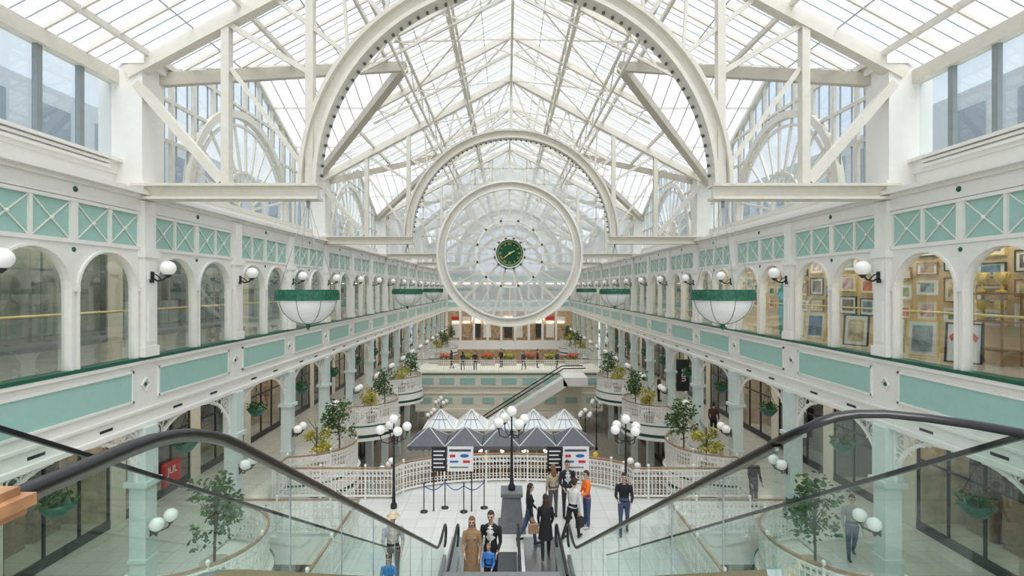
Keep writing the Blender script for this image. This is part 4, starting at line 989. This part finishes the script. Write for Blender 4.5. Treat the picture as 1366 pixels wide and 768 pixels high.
def person(loc, rz, h=1.72, top=(0.02,0.02,0.025), bot=(0.05,0.07,0.13), shoe=(0.03,0.03,0.03), hair=(0.04,0.025,0.015), longh=False, fem=False, stride=0.0, arms=((0.1,0.3),(0.1,0.3)), coat=None, coatlen=0.55, hat=None, skin=None, bag=None, lean=0.0, label='', name='person', vox=0.011, group=None, mono=None, pack=None, shirt=None):
    sk = skin or SKIN
    mats = [sk, cloth(top), cloth(bot), cloth(shoe), EYEM, LIP, cloth(shirt or top)]
    if mono: mats = [mono]*7
    b = MB(); k = h/1.75
    th, sh = 0.43, 0.42
    legs = []
    for s in (-1, 1):
        a = stride*s*0.42; kb = abs(stride)*(0.25 if s*stride > 0 else 0.55)
        d1 = Vector((0, sin(a), -cos(a))); d2 = Vector((0, sin(a-kb), -cos(a-kb))); legs.append((s, d1, d2))
    hz = max(th*-d1.z+sh*-d2.z for _, d1, d2 in legs)+0.085
    sw = 0.165 if fem else 0.19; hw = 0.088
    for s, d1, d2 in legs:
        H = Vector((s*hw, 0, hz)); K = H+d1*th+Vector((s*0.01,0,0)); A = K+d2*sh
        limb(b, H, K, 0.088, 0.06, 2); limb(b, K, A, 0.058, 0.042, 2)
        F = A+Vector((0,0.14,-0.035)); F.z = max(F.z, 0.035)
        limb(b, A+Vector((0,-0.02,-0.04)), F, 0.042, 0.035, 3)
        b.sphere(F, 0.04, 10, 7, 3, (1,1.4,0.8))
    zz = hz
    def T(z): return lean*(z-zz)
    wst = 0.115 if fem else 0.135
    R = [(0,0,zz-0.08,0.13,0.095),(0,0,zz,0.155 if fem else 0.15,0.105),(0,T(zz+0.1),zz+0.1,0.14,0.10)]
    loft(b, R, 2)
    R = [(0,T(zz+0.04),zz+0.04,0.15,0.108),(0,T(zz+0.18),zz+0.18,wst,0.095),(0,T(zz+0.34),zz+0.34,0.15 if fem else 0.165,0.112),(0,T(zz+0.45),zz+0.45,sw-0.01,0.10),(0,T(zz+0.51),zz+0.51,sw*0.75,0.075),(0,T(zz+0.55),zz+0.55,0.06,0.06)]
    loft(b, R, 1)
    if fem:
        for s in (-1,1): b.sphere((s*0.065,T(zz+0.35)+0.08,zz+0.35),0.055,10,7,1)
    if shirt: b.sphere((0,T(zz+0.36)+0.075,zz+0.34),1,12,10,6,(0.045,0.05,0.17))
    nz_ = zz+0.53; ny = T(nz_)
    limb(b, (0,ny,nz_), (0,ny+0.02,nz_+0.1), 0.052, 0.048, 0)
    hc = Vector((0, ny+0.03, nz_+0.20))
    b.sphere(hc, 1, 18, 12, 0, (0.076,0.094,0.11)); b.sphere(hc+Vector((0,0.02,-0.055)), 1, 14, 9, 0, (0.056,0.068,0.065))
    b.sphere(hc+Vector((0,0.1,-0.02)), 1, 8, 6, 0, (0.013,0.022,0.022))
    for s in (-1,1): b.sphere(hc+Vector((s*0.077,-0.005,-0.01)), 1, 8, 6, 0, (0.012,0.02,0.03)); b.sphere(hc+Vector((s*0.03,0.086,0.005)), 0.012, 8, 6, 4)
    b.sphere(hc+Vector((0,0.084,-0.06)), 1, 8, 6, 5, (0.024,0.008,0.008))
    hands = []
    for s, (fw, eb) in zip((-1,1), arms):
        S = Vector((s*(sw+0.005), T(zz+0.46), zz+0.455)); out = 0.13
        d1 = Vector((s*sin(out), sin(fw), -cos(fw))).normalized(); d2 = Vector((s*0.02-(s*0.25*min(1,eb)), sin(fw+eb), -cos(fw+eb))).normalized()
        E = S+d1*0.29; Wr = E+d2*0.245
        limb(b, S, E, 0.052, 0.042, 1); limb(b, E, Wr, 0.041, 0.030, 1)
        side = d2.cross(Vector((s,0,0))).normalized()
        if side.length < .5: side = Vector((0,1,0))
        nor = side.cross(d2).normalized()
        limb(b, Wr-d2*0.01, Wr+d2*0.03, 0.024, 0.026, 0)
        for f in range(4):
            off = side*((f-1.5)*0.019); ln = (0.075,0.085,0.08,0.062)[f]
            q0 = Wr+d2*0.02+off*0.7; q1 = Wr+d2*0.085+off; q2 = q1+d2*ln*0.5-nor*s*0.006; q3 = q2+d2*ln*0.42-nor*s*0.02
            limb(b, q0, q1, 0.013, 0.0105, 0, 8); limb(b, q1, q2, 0.0095, 0.009, 0, 8); limb(b, q2, q3, 0.009, 0.0075, 0, 8)
        t0 = Wr+d2*0.03+side*0.022; t1 = t0+d2*0.035+side*0.028; limb(b, t0, t1, 0.012, 0.0105, 0, 8); limb(b, t1, t1+d2*0.03+side*0.006, 0.0105, 0.009, 0, 8)
        hands.append(Wr+d2*0.1)
    src = b.mesh('src', mats[:1])
    o = bpy.data.objects.new('src', src); COL.objects.link(o)
    md = o.modifiers.new('r','REMESH'); md.mode = 'VOXEL'; md.voxel_size = vox; md.use_smooth_shade = True
    sm_ = o.modifiers.new('s','SMOOTH'); sm_.factor = 0.5; sm_.iterations = 2
    dg = bpy.context.evaluated_depsgraph_get(); me = bpy.data.meshes.new_from_object(o.evaluated_get(dg)); bpy.data.objects.remove(o)
    kd = kdtree.KDTree(len(b.v)); vm = [0]*len(b.v)
    for f, m_ in zip(b.f, b.m):
        for i in f: vm[i] = m_
    for i, v in enumerate(b.v): kd.insert(v, i)
    kd.balance(); me.materials.clear()
    for x in mats: me.materials.append(x)
    for p in me.polygons: p.material_index = vm[kd.find(p.center)[1]]; p.use_smooth = True
    me.name = 'body'
    t = thing(name, label, 'person' if name == 'person' else 'sculpture', loc, rz, (k,k,k), group)
    ob('body', me, t)
    if hat is None or longh:
        hb = MB(); seg, rg = 22, 14; vs = []; fs = []
        for j in range(rg+1):
            tt = pi*j/rg
            for i in range(seg): a = 2*pi*i/seg; vs.append((hc.x+0.084*sin(tt)*cos(a), hc.y-0.006+0.104*sin(tt)*sin(a), hc.z+0.012+0.116*cos(tt)))
        for j in range(rg):
            for i in range(seg):
                q = (i+1) % seg; c = sum((Vector(vs[x]) for x in (j*seg+i,(j+1)*seg+i,(j+1)*seg+q,j*seg+q)), Vector())/4-hc
                if (c.y > 0.03 and c.z < 0.065) or (c.z < -0.03 and c.y > -0.03) or c.z < -0.085: continue
                fs.append((j*seg+i,(j+1)*seg+i,(j+1)*seg+q,j*seg+q))
        hb.add(vs, fs, 0, True)
        if longh: loft(hb, [(0,hc.y-0.05,hc.z+0.02,0.075,0.06),(0,hc.y-0.06,hc.z-0.08,0.085,0.055),(0,hc.y-0.085,hc.z-0.2,0.09,0.045),(0,hc.y-0.1,hc.z-0.32,0.06,0.03)], 0)
        ob('hair', hb.mesh('hair',[mono or cloth(hair)]), t)
    if hat:
        hb = MB(); hb.lathe([(0.16,0.03),(0.16,0.04),(0.09,0.05),(0.085,0.12),(0.06,0.145),(0,0.15)], (0,hc.y,hc.z+0.0), 18); hb.lathe([(0.16,0.03),(0.08,0.03)], (0,hc.y,hc.z), 18)
        ob('hat', hb.mesh('hat',[cloth(hat)]), t)
    if coat:
        hb = MB(); loft(hb, [(0,-0.005,zz+0.16-coatlen-0.05,0.21,0.17),(0,0,zz-0.05,0.18,0.135),(0,T(zz+.18),zz+0.18,wst+0.022,0.118),(0,T(zz+.34),zz+0.34,0.175,0.132),(0,T(zz+.45),zz+0.46,sw+0.0,0.112),(0,T(zz+.5),zz+0.53,sw*0.7,0.085),(0,T(zz+.56),zz+0.58,0.075,0.075)], 0, cap=False)
        ob('coat', hb.mesh('coat',[cloth(coat)]), t)
    if pack:
        hb = MB(); hb.sphere((0,-0.17,zz+0.3),1,14,10,0,(0.14,0.09,0.2)); ob('backpack', hb.mesh('backpack',[cloth(pack)]), t)
    if bag:
        side, bc, bl = bag; hnd = hands[0 if side < 0 else 1]
        R3 = Matrix.Rotation(rz,3,'Z'); wp = Vector(loc)+R3@(hnd*k)
        bt = thing('bag',bl,'bag',(wp.x,wp.y,wp.z-0.36),rz)
        b2 = MB(); b2.box(-0.06,0.06,-0.14,0.14,0,0.26); ob('bag_body',b2.mesh('bag_body',[cloth(bc)]),bt)
        b2 = MB(); b2.tube([(0,-0.08,0.26),(0,-0.05,0.35),(0,0.05,0.35),(0,0.08,0.26)],0.008,5); ob('bag_handle',b2.mesh('bag_handle',[cloth(bc)]),bt)
    return t
BLK = (0.012,0.012,0.015); JEAN = (0.05,0.08,0.16)
person((0.45,14.6,0.015), radians(-80), 1.70, BLK, JEAN, longh=True, fem=True, stride=0.6, arms=((0.3,0.5),(-0.1,0.4)), bag=(1,(0.45,0.28,0.15),'tan paper bag held in one hand'), label='woman in black top and jeans walking with tan bag')
person((0.85,13.85,0.02), radians(0), 1.68, BLK, BLK, longh=True, fem=True, stride=0.5, coat=BLK, coatlen=0.5, arms=((0.1,0.5),(0.1,0.5)), label='woman with long dark hair in black coat seen from behind')
person((1.28,16.3,0), radians(15), 1.66, (0.45,0.36,0.26), (0.1,0.09,0.09), hair=(0.2,0.1,0.05), longh=True, fem=True, arms=((0.1,0.3),(0.1,0.3)), label='woman in beige jacket standing')
person((1.72,16.3,0), radians(190), 1.80, (0.02,0.02,0.03), (0.03,0.03,0.04), arms=((0.1,0.6),(0.2,0.9)), shirt=(0.6,0.6,0.6), label='man in black jacket standing in group')
person((1.72,14.9,0), radians(-40), 1.74, (0.6,0.6,0.58), BLK, stride=0.7, arms=((0.5,0.9),(-0.2,0.4)), lean=0.12, bag=(1,(0.02,0.02,0.02),'small black bag held by walking man'), label='man in pale hoodie and dark trousers leaning forward walking')
person((2.24,15.6,0), radians(110), 1.72, (0.85,0.17,0.02), JEAN, hair=(0.05,0.03,0.02), fem=True, arms=((0.5,1.0),(0.2,0.6)), shoe=(0.6,0.6,0.6), label='woman in bright orange jacket and blue jeans')
person((3.28,15.2,0), radians(170), 1.80, BLK, JEAN, stride=0.4, arms=((0.2,0.9),(0.3,1.2)), pack=BLK, label='man in black jacket and jeans looking down at his phone')
person((-2.98,12.5,0), radians(-165), 1.80, (0.33,0.33,0.34), (0.02,0.02,0.02), hat=(0.55,0.45,0.32), shirt=(0.6,0.55,0.45), arms=((0.2,0.8),(0.3,1.0)), label='man in grey jacket wearing beige hat')
person((-1.03,12.2,0.1), radians(180), 1.74, (0.30,0.19,0.10), BLK, hair=(0.15,0.08,0.04), longh=True, fem=True, coat=(0.30,0.19,0.10), coatlen=0.75, arms=((0.1,0.5),(0.2,0.9)), label='woman in brown trench coat on the escalator')
person((-0.58,12.35,0.07), radians(170), 1.84, BLK, BLK, arms=((0.2,0.7),(0.1,0.4)), shirt=(0.7,0.7,0.7), label='man in black jacket and white shirt on the escalator')
person((-0.60,11.35,0.55), radians(170), 1.08, (0.03,0.16,0.50), BLK, fem=True, hair=(0.25,0.12,0.06), arms=((0.2,0.8),(0.2,0.8)), label='child in bright blue jacket on the escalator')
person((-2.85,11.5,0), radians(180), 1.28, (0.03,0.18,0.45), BLK, hair=(0.1,0.06,0.03), label='child in blue jacket standing beside escalator')
person((9.1,13.8,0), radians(160), 1.72, (0.3,0.3,0.33), JEAN, stride=0.5, vox=0.014, label='person in grey top walking along arcade')
person((10.8,14.6,0), radians(100), 1.75, BLK, BLK, vox=0.014, label='person in dark clothes by shopfront')
person((8.0,17.0,0), radians(200), 1.70, BLK, (0.1,0.1,0.12), vox=0.014, label='person in dark clothes at railing')
pr_ = person((-3.0,45.4,0), radians(180), 1.7, (0.08,0.03,0.03), BLK, vox=0.02, label='person standing at bridge railing', group='people on bridge')
pr2 = person((1.3,45.9,0), radians(150), 1.65, (0.05,0.06,0.1), BLK, vox=0.02, longh=True, fem=True, stride=0.5, label='person walking across the bridge', group='people on bridge')
for i, (x, y) in enumerate(((-5.2,46.4),(-0.7,47.2),(4.3,46.0),(2.6,46.8),(-4.1,45.5))): dup(pr_ if i % 2 else pr2, (x,y,0), radians(70+70*i))
for i, (x, y) in enumerate([(-2,26),(3.4,26.5),(1,25),(-4.5,27.2),(-9.8,31),(9.6,33),(-9.7,40),(9.9,25)]): dup(pr_ if i % 2 else pr2, (x,y,-5.5 if i < 4 else 0), radians(47*i), label='distant shopper in casual clothes')
person((9.45,17.9,5.67), radians(200), 1.78, mono=mat('turquoise_paint',(0.02,0.42,0.58),0.3), label='turquoise painted figure sculpture in gallery window', name='figure_sculpture', vox=0.014, arms=((0.1,0.3),(0.8,1.2)))

# ------------------------------------------------------------------ light, world, camera
wd = bpy.data.worlds.new('World'); scene.world = wd; wd.use_nodes = True
nt = wd.node_tree; bgd = nt.nodes['Background']
tc = nt.nodes.new('ShaderNodeTexCoord'); nz = nt.nodes.new('ShaderNodeTexNoise'); nz.inputs['Scale'].default_value = 3.0; nz.inputs['Detail'].default_value = 4
rp = nt.nodes.new('ShaderNodeValToRGB'); rp.color_ramp.elements[0].color = (0.68,0.79,0.92,1); rp.color_ramp.elements[1].color = (1,1,1,1)
rp.color_ramp.elements[0].position = 0.35; rp.color_ramp.elements[1].position = 0.62
nt.links.new(tc.outputs['Generated'], nz.inputs['Vector']); nt.links.new(nz.outputs['Fac'], rp.inputs['Fac']); nt.links.new(rp.outputs['Color'], bgd.inputs['Color'])
bgd.inputs['Strength'].default_value = 1.0
sl = bpy.data.lights.new('sun','SUN'); sl.energy = 3.9; sl.angle = radians(50); sl.color = (1,0.96,0.89)
so = bpy.data.objects.new('sun', sl); so.rotation_euler = (radians(25), radians(10), 0); COL.objects.link(so)
cd = bpy.data.cameras.new('camera'); cd.lens = 18; cd.sensor_width = 36; cd.shift_x = 7/1366; cd.clip_start = 0.05; cd.clip_end = 300
co = bpy.data.objects.new('camera', cd); co.location = (-0.2,0,EYE); co.rotation_euler = (pi/2,0,0); COL.objects.link(co)
scene.camera = co
scene.view_settings.view_transform = 'Standard'
scene.view_settings.exposure = 0.36
